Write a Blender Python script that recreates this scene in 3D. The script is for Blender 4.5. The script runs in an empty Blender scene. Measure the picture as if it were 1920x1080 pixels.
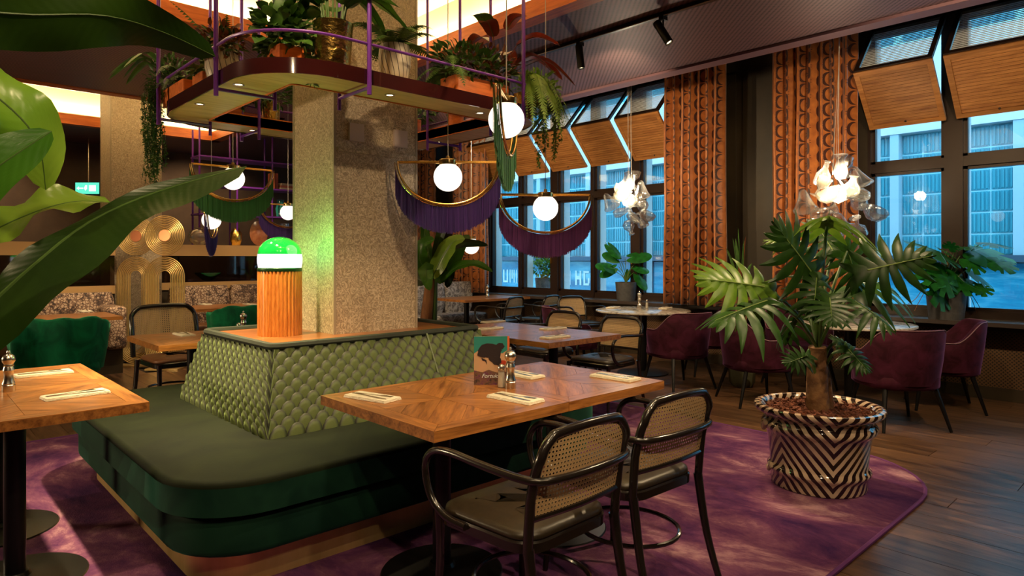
import bpy, math, random
from mathutils import Vector, Matrix
PI = math.pi
sin, cos = math.sin, math.cos
random.seed(7)
SC = bpy.context.scene
COL = SC.collection

# ------------------------------------------------------------------ camera, world, exposure
CAMH = 1.36
FW = (0.6845, 0.7290)      # viewing direction on the floor plan (X runs right-and-away, Y left-and-away)
RT = (0.7290, -0.6845)
cd = bpy.data.cameras.new('camera'); cam = bpy.data.objects.new('camera', cd); COL.objects.link(cam)
cam.location = (0, 0, CAMH)
cam.rotation_euler = (PI / 2, 0, -math.atan2(FW[0], FW[1]))
cd.sensor_width = 36; cd.lens = 1237 / 1920 * 36; cd.shift_y = -55 / 1920; cd.clip_start = 0.05
SC.camera = cam
w = bpy.data.worlds.new('world'); SC.world = w; w.use_nodes = True
bg = w.node_tree.nodes['Background']
bg.inputs[0].default_value = (0.42, 0.74, 0.96, 1); bg.inputs[1].default_value = 3.6
SC.view_settings.view_transform = 'Standard'; SC.view_settings.look = 'None'
SC.view_settings.exposure = 0.3; SC.view_settings.gamma = 1; SC.view_settings.use_curve_mapping = False
try:
    SC.cycles.max_bounces = 6; SC.cycles.diffuse_bounces = 3; SC.cycles.glossy_bounces = 3
    SC.cycles.transmission_bounces = 4; SC.cycles.transparent_max_bounces = 12
    SC.cycles.sample_clamp_indirect = 3.0; SC.cycles.caustics_reflective = False; SC.cycles.caustics_refractive = False
except Exception: pass

def light(name, kind, loc, power, color, target=None, size=.1, size_y=None, spot=60, blend=.5):
    ld = bpy.data.lights.new(name, kind); ld.energy = power; ld.color = color
    o = bpy.data.objects.new(name, ld); COL.objects.link(o); o.location = loc
    if kind == 'AREA':
        ld.size = size
        if size_y: ld.shape = 'RECTANGLE'; ld.size_y = size_y
    elif kind == 'SPOT':
        ld.spot_size = math.radians(spot); ld.spot_blend = blend; ld.shadow_soft_size = size
    else: ld.shadow_soft_size = size
    if target is not None:
        o.rotation_euler = (Vector(target) - Vector(loc)).to_track_quat('-Z', 'Y').to_euler()
    return o
light('left_fill_light', 'AREA', (-2.7, 6.5, 1.5), 90, (1, .74, .42), (.9, 3.9, .4), size=.5, size_y=.35)  # unseen fill light without a fixture, added to brighten the sofa's left side
WARM = (1.0, .72, .40); WARM2 = (1.0, .62, .28)
# cove lights lying on the inner ledges of the coffers, shining up
CZ = 3.3
COFFERS = [(.62, 1.95, 3.87, 5.87), (.75, 8.80, 3.95, 11.35)]
for (x0, y0, x1, y1) in COFFERS:
    cx, cy = (x0 + x1) / 2, (y0 + y1) / 2
    for (lx, ly, sx, sy) in ((cx, y0 + .07, x1 - x0 - .2, .05), (cx, y1 - .07, x1 - x0 - .2, .05), (x0 + .07, cy, .05, y1 - y0 - .2), (x1 - .07, cy, .05, y1 - y0 - .2)):
        l = light('cove_light', 'AREA', (lx, ly, CZ + .16), 25, (1, .80, .52), size=sx, size_y=sy)
        l.rotation_euler = (PI, 0, 0)

# ------------------------------------------------------------------ helpers
def P(px, py, d):
    r = (px - 960) / 1237 * d
    return Vector((FW[0] * d + RT[0] * r, FW[1] * d + RT[1] * r, CAMH - (py - 485) / 1237 * d))
def G(px, py, z):
    return P(px, py, 1237 * (CAMH - z) / (py - 485))

class MB:
    def __init__(s): s.v = []; s.f = []; s.uv = {}
    def add(s, vs, fs, uvs=None):
        b = len(s.v); s.v += [tuple(p) for p in vs]
        for k, f in enumerate(fs):
            s.f.append(tuple(b + i for i in f))
            if uvs: s.uv[len(s.f) - 1] = [uvs[i] for i in f]
        return s
    def box(s, x0, y0, z0, x1, y1, z1, m=None):
        v = [Vector((x, y, z)) for z in (z0, z1) for y in (y0, y1) for x in (x0, x1)]
        if m: v = [m @ p for p in v]
        return s.add(v, [(0, 2, 3, 1), (4, 5, 7, 6), (0, 1, 5, 4), (2, 6, 7, 3), (0, 4, 6, 2), (1, 3, 7, 5)])
    def tube(s, pts, r, n=8, closed=False, flat=1.0):
        pts = [Vector(p) for p in pts]; N = len(pts)
        R = r if isinstance(r, (list, tuple)) else [r] * N
        T = []
        for i in range(N):
            if closed: t = pts[(i + 1) % N] - pts[i - 1]
            else: t = pts[min(i + 1, N - 1)] - pts[max(i - 1, 0)]
            T.append(t.normalized())
        up = Vector((0, 0, 1)) if abs(T[0].z) < .9 else Vector((0, 1, 0))
        a = (up - T[0] * up.dot(T[0])).normalized()
        vs = []
        for i in range(N):
            a = (a - T[i] * a.dot(T[i])).normalized(); b = T[i].cross(a)
            for k in range(n):
                q = 2 * PI * k / n
                vs.append(pts[i] + (a * cos(q) * flat + b * sin(q)) * R[i])
        fs = []
        for i in range(N if closed else N - 1):
            j = (i + 1) % N
            for k in range(n):
                l = (k + 1) % n
                fs.append((i * n + k, i * n + l, j * n + l, j * n + k))
        if not closed:
            fs.append(tuple(range(n))[::-1]); fs.append(tuple((N - 1) * n + k for k in range(n)))
        return s.add(vs, fs)
    def lathe(s, prof, n=24, c=(0, 0, 0), m=None, uv=False):
        vs = []; uvs = []
        cols = n + 1 if uv else n
        L = 0
        for j, (r, z) in enumerate(prof):
            if j: L += math.hypot(r - prof[j - 1][0], z - prof[j - 1][1])
            for k in range(cols):
                q = 2 * PI * k / n
                p = Vector((c[0] + r * cos(q), c[1] + r * sin(q), c[2] + z))
                vs.append(m @ p if m else p); uvs.append((k / n, z))
        fs = []
        for j in range(len(prof) - 1):
            for k in range(n):
                l = k + 1 if uv else (k + 1) % n
                fs.append((j * cols + k, j * cols + l, (j + 1) * cols + l, (j + 1) * cols + k))
        if prof[0][0] > 1e-4 and not uv: fs.append(tuple(range(n))[::-1])
        if prof[-1][0] > 1e-4 and not uv: fs.append(tuple((len(prof) - 1) * n + k for k in range(n)))
        return s.add(vs, fs, uvs if uv else None)
    def loft(s, loops, caps=True, closed=True):
        n = len(loops[0]); vs = [p for L in loops for p in L]; fs = []
        for j in range(len(loops) - 1):
            for k in range(n if closed else n - 1):
                l = (k + 1) % n
                fs.append((j * n + k, j * n + l, (j + 1) * n + l, (j + 1) * n + k))
        if caps:
            fs.append(tuple(range(n))[::-1]); fs.append(tuple((len(loops) - 1) * n + k for k in range(n)))
        return s.add(vs, fs)
    def prism(s, poly, z0, z1):
        return s.loft([[(x, y, z0) for x, y in poly], [(x, y, z1) for x, y in poly]])
    def grid(s, rows, uvf=None):
        n = len(rows[0]); vs = [p for r in rows for p in r]
        fs = [(j * n + k, j * n + k + 1, (j + 1) * n + k + 1, (j + 1) * n + k) for j in range(len(rows) - 1) for k in range(n - 1)]
        uvs = [uvf(j, k) for j in range(len(rows)) for k in range(n)] if uvf else None
        return s.add(vs, fs, uvs)
    def mesh(s, name, mat, smooth=False):
        me = bpy.data.meshes.new(name); me.from_pydata(s.v, [], s.f)
        if s.uv:
            ul = me.uv_layers.new(name='UVMap').data
            for p in me.polygons:
                u = s.uv.get(p.index)
                if u:
                    for a, li in enumerate(p.loop_indices): ul[li].uv = u[a]
        if mat: me.materials.append(mat)
        if smooth:
            me.polygons.foreach_set('use_smooth', [True] * len(me.polygons))
            try: me.set_sharp_from_angle(angle=math.radians(smooth if smooth is not True else 40))
            except Exception: pass
        me.update(); return me
    def build(s, name, mat, parent=None, loc=None, smooth=False, rz=0):
        return put(name, s.mesh(name, mat, smooth), parent, loc, rz)

def put(name, me, parent=None, loc=None, rz=0):
    o = bpy.data.objects.new(name, me); COL.objects.link(o)
    if parent: o.parent = parent
    if loc is not None: o.location = loc
    if rz: o.rotation_euler = (0, 0, rz)
    return o
def tag(o, label, cat, group=None, kind=None):
    if label: o['label'] = label
    if cat: o['category'] = cat
    if group: o['group'] = group
    if kind: o['kind'] = kind
    return o
def thing(name, label, cat, loc=(0, 0, 0), rz=0, group=None):
    o = bpy.data.objects.new(name, None); COL.objects.link(o); o.location = loc; o.rotation_euler = (0, 0, rz)
    o.empty_display_size = .05
    return tag(o, label, cat, group)
def struct(o): o['kind'] = 'structure'; return o
def stuff(o): o['kind'] = 'stuff'; return o
KIDS = {}
def copy_tree(o, parent=None):
    c = o.copy(); COL.objects.link(c)
    if parent: c.parent = parent
    for ch in o.children: copy_tree(ch, c)
    return c
def dup(root, loc, rz, label, group=None):
    c = copy_tree(root); c.location = loc; c.rotation_euler = (0, 0, rz); c['label'] = label
    if group: c['group'] = group
    return c
def T(x=0, y=0, z=0): return Matrix.Translation((x, y, z))
def RX(a): return Matrix.Rotation(a, 4, 'X')
def RY(a): return Matrix.Rotation(a, 4, 'Y')
def RZ(a): return Matrix.Rotation(a, 4, 'Z')
def frame(loc, d, up=(0, 0, 1), s=1.0):
    x = Vector(d).normalized(); u = Vector(up); y = u.cross(x)
    if y.length < 1e-3: y = Vector((0, 1, 0)).cross(x)
    y.normalize(); z = x.cross(y)
    m = Matrix((x, y, z)).transposed().to_4x4() @ Matrix.Diagonal((s, s, s, 1))
    m.translation = Vector(loc); return m
def rrect(x0, y0, x1, y1, r, n=5):
    rs = r if isinstance(r, (list, tuple)) else [r] * 4
    out = []
    for (cx, cy, a0, rr, sx, sy) in ((x0, y0, PI, rs[0], 1, 1), (x1, y0, 1.5 * PI, rs[1], -1, 1), (x1, y1, 0, rs[2], -1, -1), (x0, y1, .5 * PI, rs[3], 1, -1)):
        for k in range(n + 1):
            a = a0 + .5 * PI * k / n
            out.append((cx + sx * rr + rr * cos(a), cy + sy * rr + rr * sin(a)))
    return out
def smooth_path(pts, k=4):
    pts = [Vector(p) for p in pts]; out = []
    for i in range(len(pts) - 1):
        p0 = pts[max(i - 1, 0)]; p1 = pts[i]; p2 = pts[i + 1]; p3 = pts[min(i + 2, len(pts) - 1)]
        for j in range(k):
            t = j / k
            out.append(.5 * ((2 * p1) + (p2 - p0) * t + (2 * p0 - 5 * p1 + 4 * p2 - p3) * t * t + (3 * p1 - p0 - 3 * p2 + p3) * t ** 3))
    out.append(pts[-1]); return out
def clip(poly, a, b, c):      # keep a*x+b*y<=c
    out = []
    for i in range(len(poly)):
        p, q = poly[i - 1], poly[i]
        dp = a * p[0] + b * p[1] - c; dq = a * q[0] + b * q[1] - c
        if (dp <= 0) != (dq <= 0):
            t = dp / (dp - dq); out.append((p[0] + (q[0] - p[0]) * t, p[1] + (q[1] - p[1]) * t))
        if dq <= 0: out.append(q)
    return out

# ------------------------------------------------------------------ materials
class NT:
    def __init__(s, name):
        s.m = bpy.data.materials.new(name); s.m.use_nodes = True; s.t = s.m.node_tree
        s.b = s.t.nodes['Principled BSDF']; s.o = s.t.nodes['Material Output']
    def n(s, ty, **k):
        nd = s.t.nodes.new(ty)
        for a, v in k.items():
            if a.startswith('_'): setattr(nd, a[1:], v)
            else:
                key = int(a[1:]) if a[0] == 'i' and a[1:].isdigit() else a.replace('_', ' ')
                s.set(nd.inputs[key], v)
        return nd
    def set(s, sock, v):
        if isinstance(v, bpy.types.NodeSocket): s.t.links.new(v, sock)
        elif isinstance(v, bpy.types.Node): s.t.links.new(v.outputs[0], sock)
        else:
            if isinstance(v, tuple) and len(v) == 3 and sock.type == 'RGBA': v = v + (1,)
            sock.default_value = v
    def p(s, **k):
        for a, v in k.items(): s.set(s.b.inputs[a.replace('_', ' ')], v)
        return s
    def math(s, op, a, b=0.0, c=None):
        nd = s.n('ShaderNodeMath', _operation=op, i0=a, i1=b)
        if c is not None: s.set(nd.inputs[2], c)
        return nd.outputs[0]
    def coord(s, which='Object', scale=(1, 1, 1), rot=(0, 0, 0), loc=(0, 0, 0)):
        tc = s.n('ShaderNodeTexCoord'); mp = s.n('ShaderNodeMapping', Vector=tc.outputs[which], Scale=scale, Rotation=rot, Location=loc)
        return mp.outputs[0]
    def noise(s, vec, scale=5, detail=4, rough=.5, dist=0):
        return s.n('ShaderNodeTexNoise', Vector=vec, Scale=scale, Detail=detail, Roughness=rough, Distortion=dist).outputs[0]
    def ramp(s, fac, stops):
        nd = s.n('ShaderNodeValToRGB', Fac=fac); e = nd.color_ramp.elements
        while len(e) < len(stops): e.new(.5)
        for el, (p, c) in zip(e, stops): el.position = p; el.color = tuple(c) + (1,) if len(c) == 3 else c
        return nd.outputs[0]
    def mix(s, f, a, b, mode='MIX'):
        nd = s.n('ShaderNodeMix', _data_type='RGBA', _blend_type=mode)
        s.set(nd.inputs[0], f); s.set(nd.inputs[6], a); s.set(nd.inputs[7], b); return nd.outputs[2]
    def bump(s, h, strength=.3, dist=.01):
        s.set(s.b.inputs['Normal'], s.n('ShaderNodeBump', Height=h, Strength=strength, Distance=dist).outputs[0]); return s
    def rand(s): return s.n('ShaderNodeObjectInfo').outputs['Random']
def sr(r, g, b): return tuple(((c / 255) / 12.92 if c / 255 <= .04045 else ((c / 255 + .055) / 1.055) ** 2.4) for c in (r, g, b))
def plain(name, col, rough=.5, metal=0, bump=None, **k):
    t = NT(name); t.p(Base_Color=col, Roughness=rough, Metallic=metal, **k)
    if bump: t.bump(t.noise(t.coord(), bump[0], 3), bump[1], bump[2] if len(bump) > 2 else .005)
    return t.m
def speckle(name, stops, scale=8, rough=.6, bump=.2, dist=0, detail=5, stretch=(1, 1, 1), metal=0, bd=.005, **k):
    t = NT(name); n = t.noise(t.coord(scale=stretch), scale, detail, .6, dist)
    t.p(Base_Color=t.ramp(n, stops), Roughness=rough, Metallic=metal, **k)
    if bump: t.bump(n, bump, bd)
    return t.m
def wood(name, dark, light, rough=.4, scale=1.0, coat=0, rnd=.35, bump=.25, axis=0):
    t = NT(name); r = t.rand()
    off = t.n('ShaderNodeCombineXYZ', X=t.math('MULTIPLY', r, 37.0), Y=t.math('MULTIPLY', r, 11.0), Z=0.0)
    v = t.n('ShaderNodeVectorMath', _operation='ADD', i0=t.coord(scale=tuple((1.2 if q == axis else 12) * scale for q in range(3))), i1=off).outputs[0]
    n = t.noise(v, 2.2, 6, .62, .6); n2 = t.noise(v, 9, 3, .6)
    f = t.math('ADD', t.math('MULTIPLY', n, .75), t.math('MULTIPLY', n2, .25))
    c = t.ramp(f, [(.36, dark), (.62, light)])
    br = t.math('ADD', 1 - rnd / 2, t.math('MULTIPLY', r, rnd))
    c = t.n('ShaderNodeHueSaturation', Color=c, Value=br).outputs[0]
    t.p(Base_Color=c, Roughness=rough, Coat_Weight=coat, Coat_Roughness=.15); t.bump(f, bump, .003); return t.m
def emit(name, col, strength):
    t = NT(name); t.p(Base_Color=(0, 0, 0), Emission_Color=col, Emission_Strength=strength, Roughness=.2); return t.m
def clear(name, tint=(1, 1, 1), gloss=.08, rough=.02, fres=True, milk=0):
    t = NT(name); tr = t.n('ShaderNodeBsdfTransparent', Color=tint).outputs[0]
    if milk: tr = t.n('ShaderNodeMixShader', i0=milk, i1=tr, i2=t.n('ShaderNodeBsdfTranslucent', Color=(.95, .92, .85)).outputs[0]).outputs[0]
    gl = t.n('ShaderNodeBsdfGlossy', Roughness=rough)
    if fres:
        fr = t.n('ShaderNodeLayerWeight', Blend=.25); f = t.math('ADD', t.math('MULTIPLY', fr.outputs['Facing'], .55), gloss)
    else: f = gloss
    t.t.links.new(t.n('ShaderNodeMixShader', i0=f, i1=tr, i2=gl).outputs[0], t.o.inputs[0]); return t.m
def velvet(name, col, col2, scale=6, sheen=(.3, .8, .5), sw=.6):
    t = NT(name); n = t.noise(t.coord(), scale, 3, .6, 1.0)
    t.p(Base_Color=t.ramp(n, [(.35, col), (.7, col2)]), Roughness=.75, Sheen_Weight=sw, Sheen_Tint=sheen + (1,), Sheen_Roughness=.35, Specular_IOR_Level=.12)
    t.bump(t.noise(t.coord(), 60, 2), .15, .002); return t.m
def leafmat(name, c1, c2, scale=8, rough=.35, tr=.25, veins=0):
    t = NT(name); n = t.noise(t.coord(), scale, 3)
    r = t.rand(); col = t.ramp(n, [(.3, c1), (.7, c2)])
    col = t.n('ShaderNodeHueSaturation', Color=col, Value=t.math('ADD', .8, t.math('MULTIPLY', r, .4))).outputs[0]
    t.p(Base_Color=col, Roughness=rough, Specular_IOR_Level=.4)
    if veins:
        wv = t.n('ShaderNodeTexWave', Vector=t.coord('UV', scale=(1, 1, 1)), Scale=veins, Distortion=.4, _wave_type='BANDS', _bands_direction='X').outputs[0] if False else None
        tc = t.n('ShaderNodeTexCoord'); wv = t.n('ShaderNodeTexWave', Vector=tc.outputs['UV'], Scale=veins, Distortion=1.5, Detail=2.0).outputs[1]
        t.bump(wv, .10, .003)
    tl = t.n('ShaderNodeBsdfTranslucent', Color=col)
    ms = t.n('ShaderNodeMixShader', i0=tr, i1=t.b.outputs[0], i2=tl); t.t.links.new(ms.outputs[0], t.o.inputs[0]); return t.m

m_dark = plain('dark_metal', (.012, .011, .012), .35, .6)
m_lacq = plain('black_lacquer', (.010, .007, .006), .22, 0, Coat_Weight=.4, Coat_Roughness=.1)
m_brass = plain('brass', (.80, .52, .18), .22, 1)
m_bbrass = speckle('brushed_brass', [(.3, (.62, .42, .15)), (.7, (.80, .57, .25))], 8, .38, .04, metal=.75, stretch=(1, 1, .2))
m_hbrass = plain('hammered_brass', (.75, .50, .13), .22, 1, bump=(40, .6, .01))
m_steel = speckle('brushed_steel', [(.3, (.45, .42, .38)), (.7, (.7, .66, .6))], 30, .25, .05, metal=1)
m_cutlery = plain('cutlery_steel', (.55, .50, .42), .2, 1)
m_purple = plain('purple_metal', (.12, .018, .28), .35, .1)
m_napkin = speckle('napkin_cloth', [(.3, (.62, .55, .42)), (.7, (.78, .72, .60))], 60, .85, .2)
m_oak = wood('oak', (.15, .048, .010), (.44, .175, .042), .35, 1.3, .25)
m_walnut = wood('walnut_top', (.10, .028, .009), (.28, .095, .025), .3, .8, .3)
m_shelfwood = wood('shelf_wood', (.45, .28, .11), (.64, .44, .20), .45, .7)
m_floorw = wood('floor_wood', (.035, .016, .008), (.15, .075, .035), .38, .8, .1, .5, .3)
m_slat = wood('shutter_wood', (.30, .11, .028), (.56, .25, .075), .5, 1, axis=1)
m_slatback = plain('shutter_shadow_gap', (.10, .035, .010), .7)
m_orange = wood('orange_trim', (.42, .085, .012), (.70, .18, .03), .45, .8)
m_fascia = plain('dark_red_lacquer', (.035, .006, .006), .12, 0, Coat_Weight=1.0, Coat_Roughness=.05)
m_frame = plain('window_frame_brown', (.030, .016, .012), .35, .2)
m_glass = clear('window_glass', (.88, .97, 1.0), .04)
m_crystal = clear('blown_glass', (.95, .94, .92), .22, .10, milk=.16)
m_amber = clear('amber_glass', (.98, .93, .80), .22, .12, milk=.34)
m_globe = emit('lit_globe', (1, .86, .70), 1.4)
m_bulb = emit('warm_bulb', (1, .68, .30), 9)
m_lamp = emit('downlight_lens', (1, .75, .40), 5)
m_cane = NT('woven_cane')
def _cane():
    t = m_cane; uv = t.coord('UV'); sx = t.n('ShaderNodeSeparateXYZ', Vector=uv)
    def cell(a, off):
        return t.math('SUBTRACT', t.math('FRACT', t.math('ADD', t.math('DIVIDE', a, .0145), off)), .5)
    def hole(off, rad):
        a = cell(sx.outputs[0], off); b = cell(sx.outputs[1], off)
        d = t.math('ADD', t.math('POWER', t.math('ABSOLUTE', a), 2.0), t.math('POWER', t.math('ABSOLUTE', b), 2.0))
        return t.math('LESS_THAN', d, rad * rad)
    h = hole(0, .25)
    wv = t.noise(uv, 300, 2); a = t.math('ABSOLUTE', cell(sx.outputs[0], .5)); b = t.math('ABSOLUTE', cell(sx.outputs[1], .5))
    weave = t.math('ADD', t.math('MINIMUM', a, b), t.math('MULTIPLY', wv, .3))
    t.p(Base_Color=t.ramp(weave, [(.1, (.45, .27, .12)), (.5, (.80, .58, .32))]), Roughness=.5)
    t.bump(weave, .4, .002)
    tr = t.n('ShaderNodeBsdfTransparent')
    t.t.links.new(t.n('ShaderNodeMixShader', i0=h, i1=t.b.outputs[0], i2=tr).outputs[0], t.o.inputs[0])
_cane(); m_cane = m_cane.m
m_cane_edge = plain('cane_binding', (.4, .26, .12), .6)
m_leather = speckle('seat_leather', [(.3, (.020, .014, .008)), (.7, (.032, .022, .011))], 40, .38, .15)
m_brownseat = speckle('brown_leather', [(.3, (.12, .045, .015)), (.7, (.17, .07, .025))], 30, .45, .15)
m_plum = velvet('plum_velvet', (.022, .003, .007), (.060, .010, .026), 7, (.7, .3, .85), .22)
m_piping = plain('mauve_piping', (.22, .11, .14), .6)
m_greenv = velvet('emerald_velvet', (.002, .060, .028), (.005, .18, .075), 4, (.2, .8, .5), .5)
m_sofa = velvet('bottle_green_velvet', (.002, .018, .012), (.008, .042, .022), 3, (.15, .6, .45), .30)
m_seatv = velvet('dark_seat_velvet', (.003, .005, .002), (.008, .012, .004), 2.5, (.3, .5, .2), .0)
m_purplef = speckle('purple_fringe', [(.3, (.022, .007, .11)), (.7, (.07, .018, .22))], 90, .6, 0, stretch=(1, 1, .02))
m_violetf = speckle('violet_fringe', [(.3, (.07, .010, .12)), (.7, (.19, .04, .24))], 90, .6, 0, stretch=(1, 1, .02))
m_greenf = speckle('green_fringe', [(.3, (.015, .085, .022)), (.7, (.05, .20, .055))], 90, .6, 0, stretch=(1, 1, .02))
m_soil = speckle('bark_chips', [(.3, (.06, .015, .008)), (.7, (.30, .09, .04))], 90, .9, .8, bd=.02)
m_greypot = speckle('grey_concrete_pot', [(.3, (.045, .045, .05)), (.7, (.08, .08, .085))], 20, .6, .2)
m_greenpot = speckle('grey_green_glaze', [(.3, (.10, .11, .06)), (.7, (.17, .17, .10))], 10, .3, .1)
m_trunk = speckle('banana_trunk', [(.3, (.14, .045, .015)), (.7, (.40, .17, .06))], 12, .7, .6, stretch=(1, 1, .3), bd=.02)
m_stem = plain('green_stem', (.06, .12, .02), .45)
m_bark = speckle('philodendron_trunk', [(.3, (.09, .035, .015)), (.7, (.30, .15, .06))], 14, .8, .8, bd=.02)
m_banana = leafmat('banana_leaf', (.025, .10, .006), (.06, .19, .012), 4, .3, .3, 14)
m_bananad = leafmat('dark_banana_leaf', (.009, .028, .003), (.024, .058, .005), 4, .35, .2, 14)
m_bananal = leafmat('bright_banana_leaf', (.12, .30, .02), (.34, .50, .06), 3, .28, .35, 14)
m_philo = leafmat('philodendron_leaf', (.012, .046, .006), (.030, .092, .011), 6, .40, .2)
m_philol = leafmat('philodendron_young_leaf', (.07, .17, .012), (.16, .29, .022), 6, .38, .3)
m_monst = leafmat('monstera_leaf', (.008, .075, .010), (.02, .17, .022), 6, .3, .25)
m_foli = leafmat('small_leaf_green', (.018, .055, .007), (.060, .15, .018), 12, .45, .2)
m_folil = leafmat('fresh_small_leaf', (.10, .20, .02), (.22, .36, .05), 12, .45, .3)
m_folir = leafmat('reddish_leaf', (.10, .020, .008), (.20, .060, .018), 12, .45, .2)
m_fern = leafmat('fern_green', (.03, .075, .010), (.08, .16, .025), 12, .45, .2)

# ------------------------------------------------------------------ materials of the setting
def mesh_ceiling(name, dark, lightc, pitch):
    t = NT(name); v = t.coord('Object', rot=(0, 0, PI / 4)); sx = t.n('ShaderNodeSeparateXYZ', Vector=v)
    a = t.math('ABSOLUTE', t.math('SUBTRACT', t.math('FRACT', t.math('DIVIDE', sx.outputs[0], pitch)), .5))
    b = t.math('ABSOLUTE', t.math('SUBTRACT', t.math('FRACT', t.math('DIVIDE', sx.outputs[1], pitch * .6)), .5))
    f = t.math('LESS_THAN', t.math('ADD', a, b), .36)
    t.p(Base_Color=t.mix(f, lightc, dark), Roughness=.5, Metallic=.3); return t.m
m_ceil = mesh_ceiling('perforated_ceiling', (.014, .008, .010), (.21, .115, .130), .036)
m_rim = plain('ceiling_rim', (.20, .11, .14), .5, .2)
m_cream = plain('coffer_cream', (.80, .70, .46), .8)
m_wallb = speckle('dark_wall_plaster', [(.3, (.060, .034, .022)), (.7, (.10, .06, .038))], 2, .8, .1)
m_pier = speckle('pier_panel', [(.3, (.020, .013, .006)), (.7, (.050, .032, .014))], 1.5, .5, .1)
def colpaper():
    t = NT('swirl_wallpaper'); v = t.coord()
    n = t.noise(v, 20, 4, .6, 5.0)
    t.p(Base_Color=t.ramp(n, [(.40, (.24, .18, .115)), (.5, (.36, .28, .185)), (.60, (.54, .43, .30))]), Roughness=.55); t.bump(n, .35, .004); return t.m
m_column = colpaper()
m_floorbase = plain('subfloor', (.02, .012, .008), .8)
def rugmat():
    t = NT('violet_rug_pile'); v = t.coord(rot=(0, 0, .5), scale=(1, .6, 1)); n = t.noise(v, 2.6, 9, .70, .45); n2 = t.noise(t.coord(), 160, 2)
    c = t.ramp(n, [(.34, (.034, .010, .060)), (.47, (.090, .026, .085)), (.56, (.16, .058, .115)), (.68, (.38, .21, .25))])
    t.p(Base_Color=c, Roughness=.95, Specular_IOR_Level=.1); t.bump(t.math('ADD', n, t.math('MULTIPLY', n2, .5)), .5, .01); return t.m
m_rug = rugmat(); m_rugedge = plain('rug_edge', (.10, .015, .12), .8)
def curtainmat():
    t = NT('crescent_curtain'); sx = t.n('ShaderNodeSeparateXYZ', Vector=t.coord('UV'))
    cu = t.math('DIVIDE', sx.outputs[0], .17); col = t.math('FLOOR', cu)
    cv = t.math('ADD', t.math('DIVIDE', sx.outputs[1], .165), t.math('MULTIPLY', col, .5))
    a = t.math('SUBTRACT', t.math('FRACT', cu), .5); b = t.math('SUBTRACT', t.math('FRACT', cv), .5)
    def disc(ox, r):
        x = t.math('SUBTRACT', a, ox); return t.math('LESS_THAN', t.math('ADD', t.math('MULTIPLY', x, x), t.math('MULTIPLY', b, b)), r * r)
    k = t.math('MULTIPLY', disc(0.06, .46), t.math('SUBTRACT', 1.0, disc(-.12, .40)))
    n = t.noise(t.coord('UV'), 12, 3)
    base = t.ramp(n, [(.3, (.30, .080, .014)), (.7, (.50, .16, .030))])
    t.p(Base_Color=t.mix(k, base, (.045, .009, .005)), Roughness=.45, Sheen_Weight=.3); return t.m
m_curtain = curtainmat()
def grillemat():
    t = NT('radiator_lattice'); sx = t.n('ShaderNodeSeparateXYZ', Vector=t.coord())
    p = .034
    a = t.math('FRACT', t.math('DIVIDE', t.math('ADD', sx.outputs[1], sx.outputs[2]), p)); b = t.math('FRACT', t.math('DIVIDE', t.math('SUBTRACT', sx.outputs[1], sx.outputs[2]), p))
    f = t.math('MULTIPLY', t.math('GREATER_THAN', a, .42), t.math('GREATER_THAN', b, .42))
    t.p(Base_Color=t.mix(f, (.11, .055, .022), (.008, .005, .003)), Roughness=.5); t.bump(f, -.6, .01); return t.m
m_grille = grillemat()
m_render = speckle('pale_facade_render', [(.3, (.58, .60, .62)), (.7, (.68, .70, .72))], 3, .8, .05)
m_pilaster = plain('facade_pilaster_blue', (.36, .52, .60), .7)
m_block = NT('fluted_glass_block'); _r = m_block.rand()
_w = m_block.n('ShaderNodeTexWave', Vector=m_block.coord(), Scale=14.0, _bands_direction='Y').outputs[1]
m_block.p(Base_Color=m_block.mix(m_block.math('MULTIPLY', _w, .55), (.020, .24, .33), (.17, .58, .68)), Roughness=.25)
m_block = m_block.m
m_mortar = plain('block_mortar', (.40, .80, .90), .7)
m_shopglass = speckle('shop_front_glass', [(.35, (.006, .15, .30)), (.5, (.02, .30, .48)), (.68, (.22, .60, .72))], .9, .25, 0, stretch=(1, .6, 3.5))
m_shopmetal = plain('shop_front_metal', (.06, .10, .15), .5, .3)
m_whitepaint = plain('white_lettering', (.7, .8, .85), .6)
m_reveal = plain('pale_reveal', (.62, .70, .74), .7)
m_ground = plain('street_paving', (.16, .20, .24), .9)

# ------------------------------------------------------------------ room shell
X0, X1, Y0, Y1 = -3.0, 7.8, -3.0, 13.0
struct(MB().box(X0, Y0, -.06, X1, Y1, -.02).build('floor', m_floorbase))
FLOOR = bpy.data.objects['floor']
pw, pl = .20, 2.1
pm = MB().box(-pl / 2 + .002, -pw / 2 + .0015, -.02, pl / 2 - .002, pw / 2 - .0015, 0).mesh('floor_plank', m_floorw)
def planks(xa, xb, ya, yb):
    i = 0
    for ix in range(int(round((xb - xa) / pw))):
        yy = ya - (ix * .77 % pl)
        while yy < yb:
            if yy + pl > ya:
                put('floor_plank', pm, FLOOR, (xa + (ix + .5) * pw, yy + pl / 2, random.uniform(-.0008, 0)), PI / 2)
            yy += pl
planks(2.2, 7.8, .3, 8.6)
planks(.0, 2.2, 5.8, 9.4)
fill = MB()
for a in ((X0, Y0, 2.2, 5.75), (2.2, Y0, X1, .45), (X0, 5.75, -.02, Y1), (0, 11.6, 2.2, Y1), (2.2, 10.8, X1, Y1)):
    fill.box(a[0], a[1], -.02, a[2], a[3], -.0015)
struct(fill.build('floor_outskirts', m_floorw))

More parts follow.
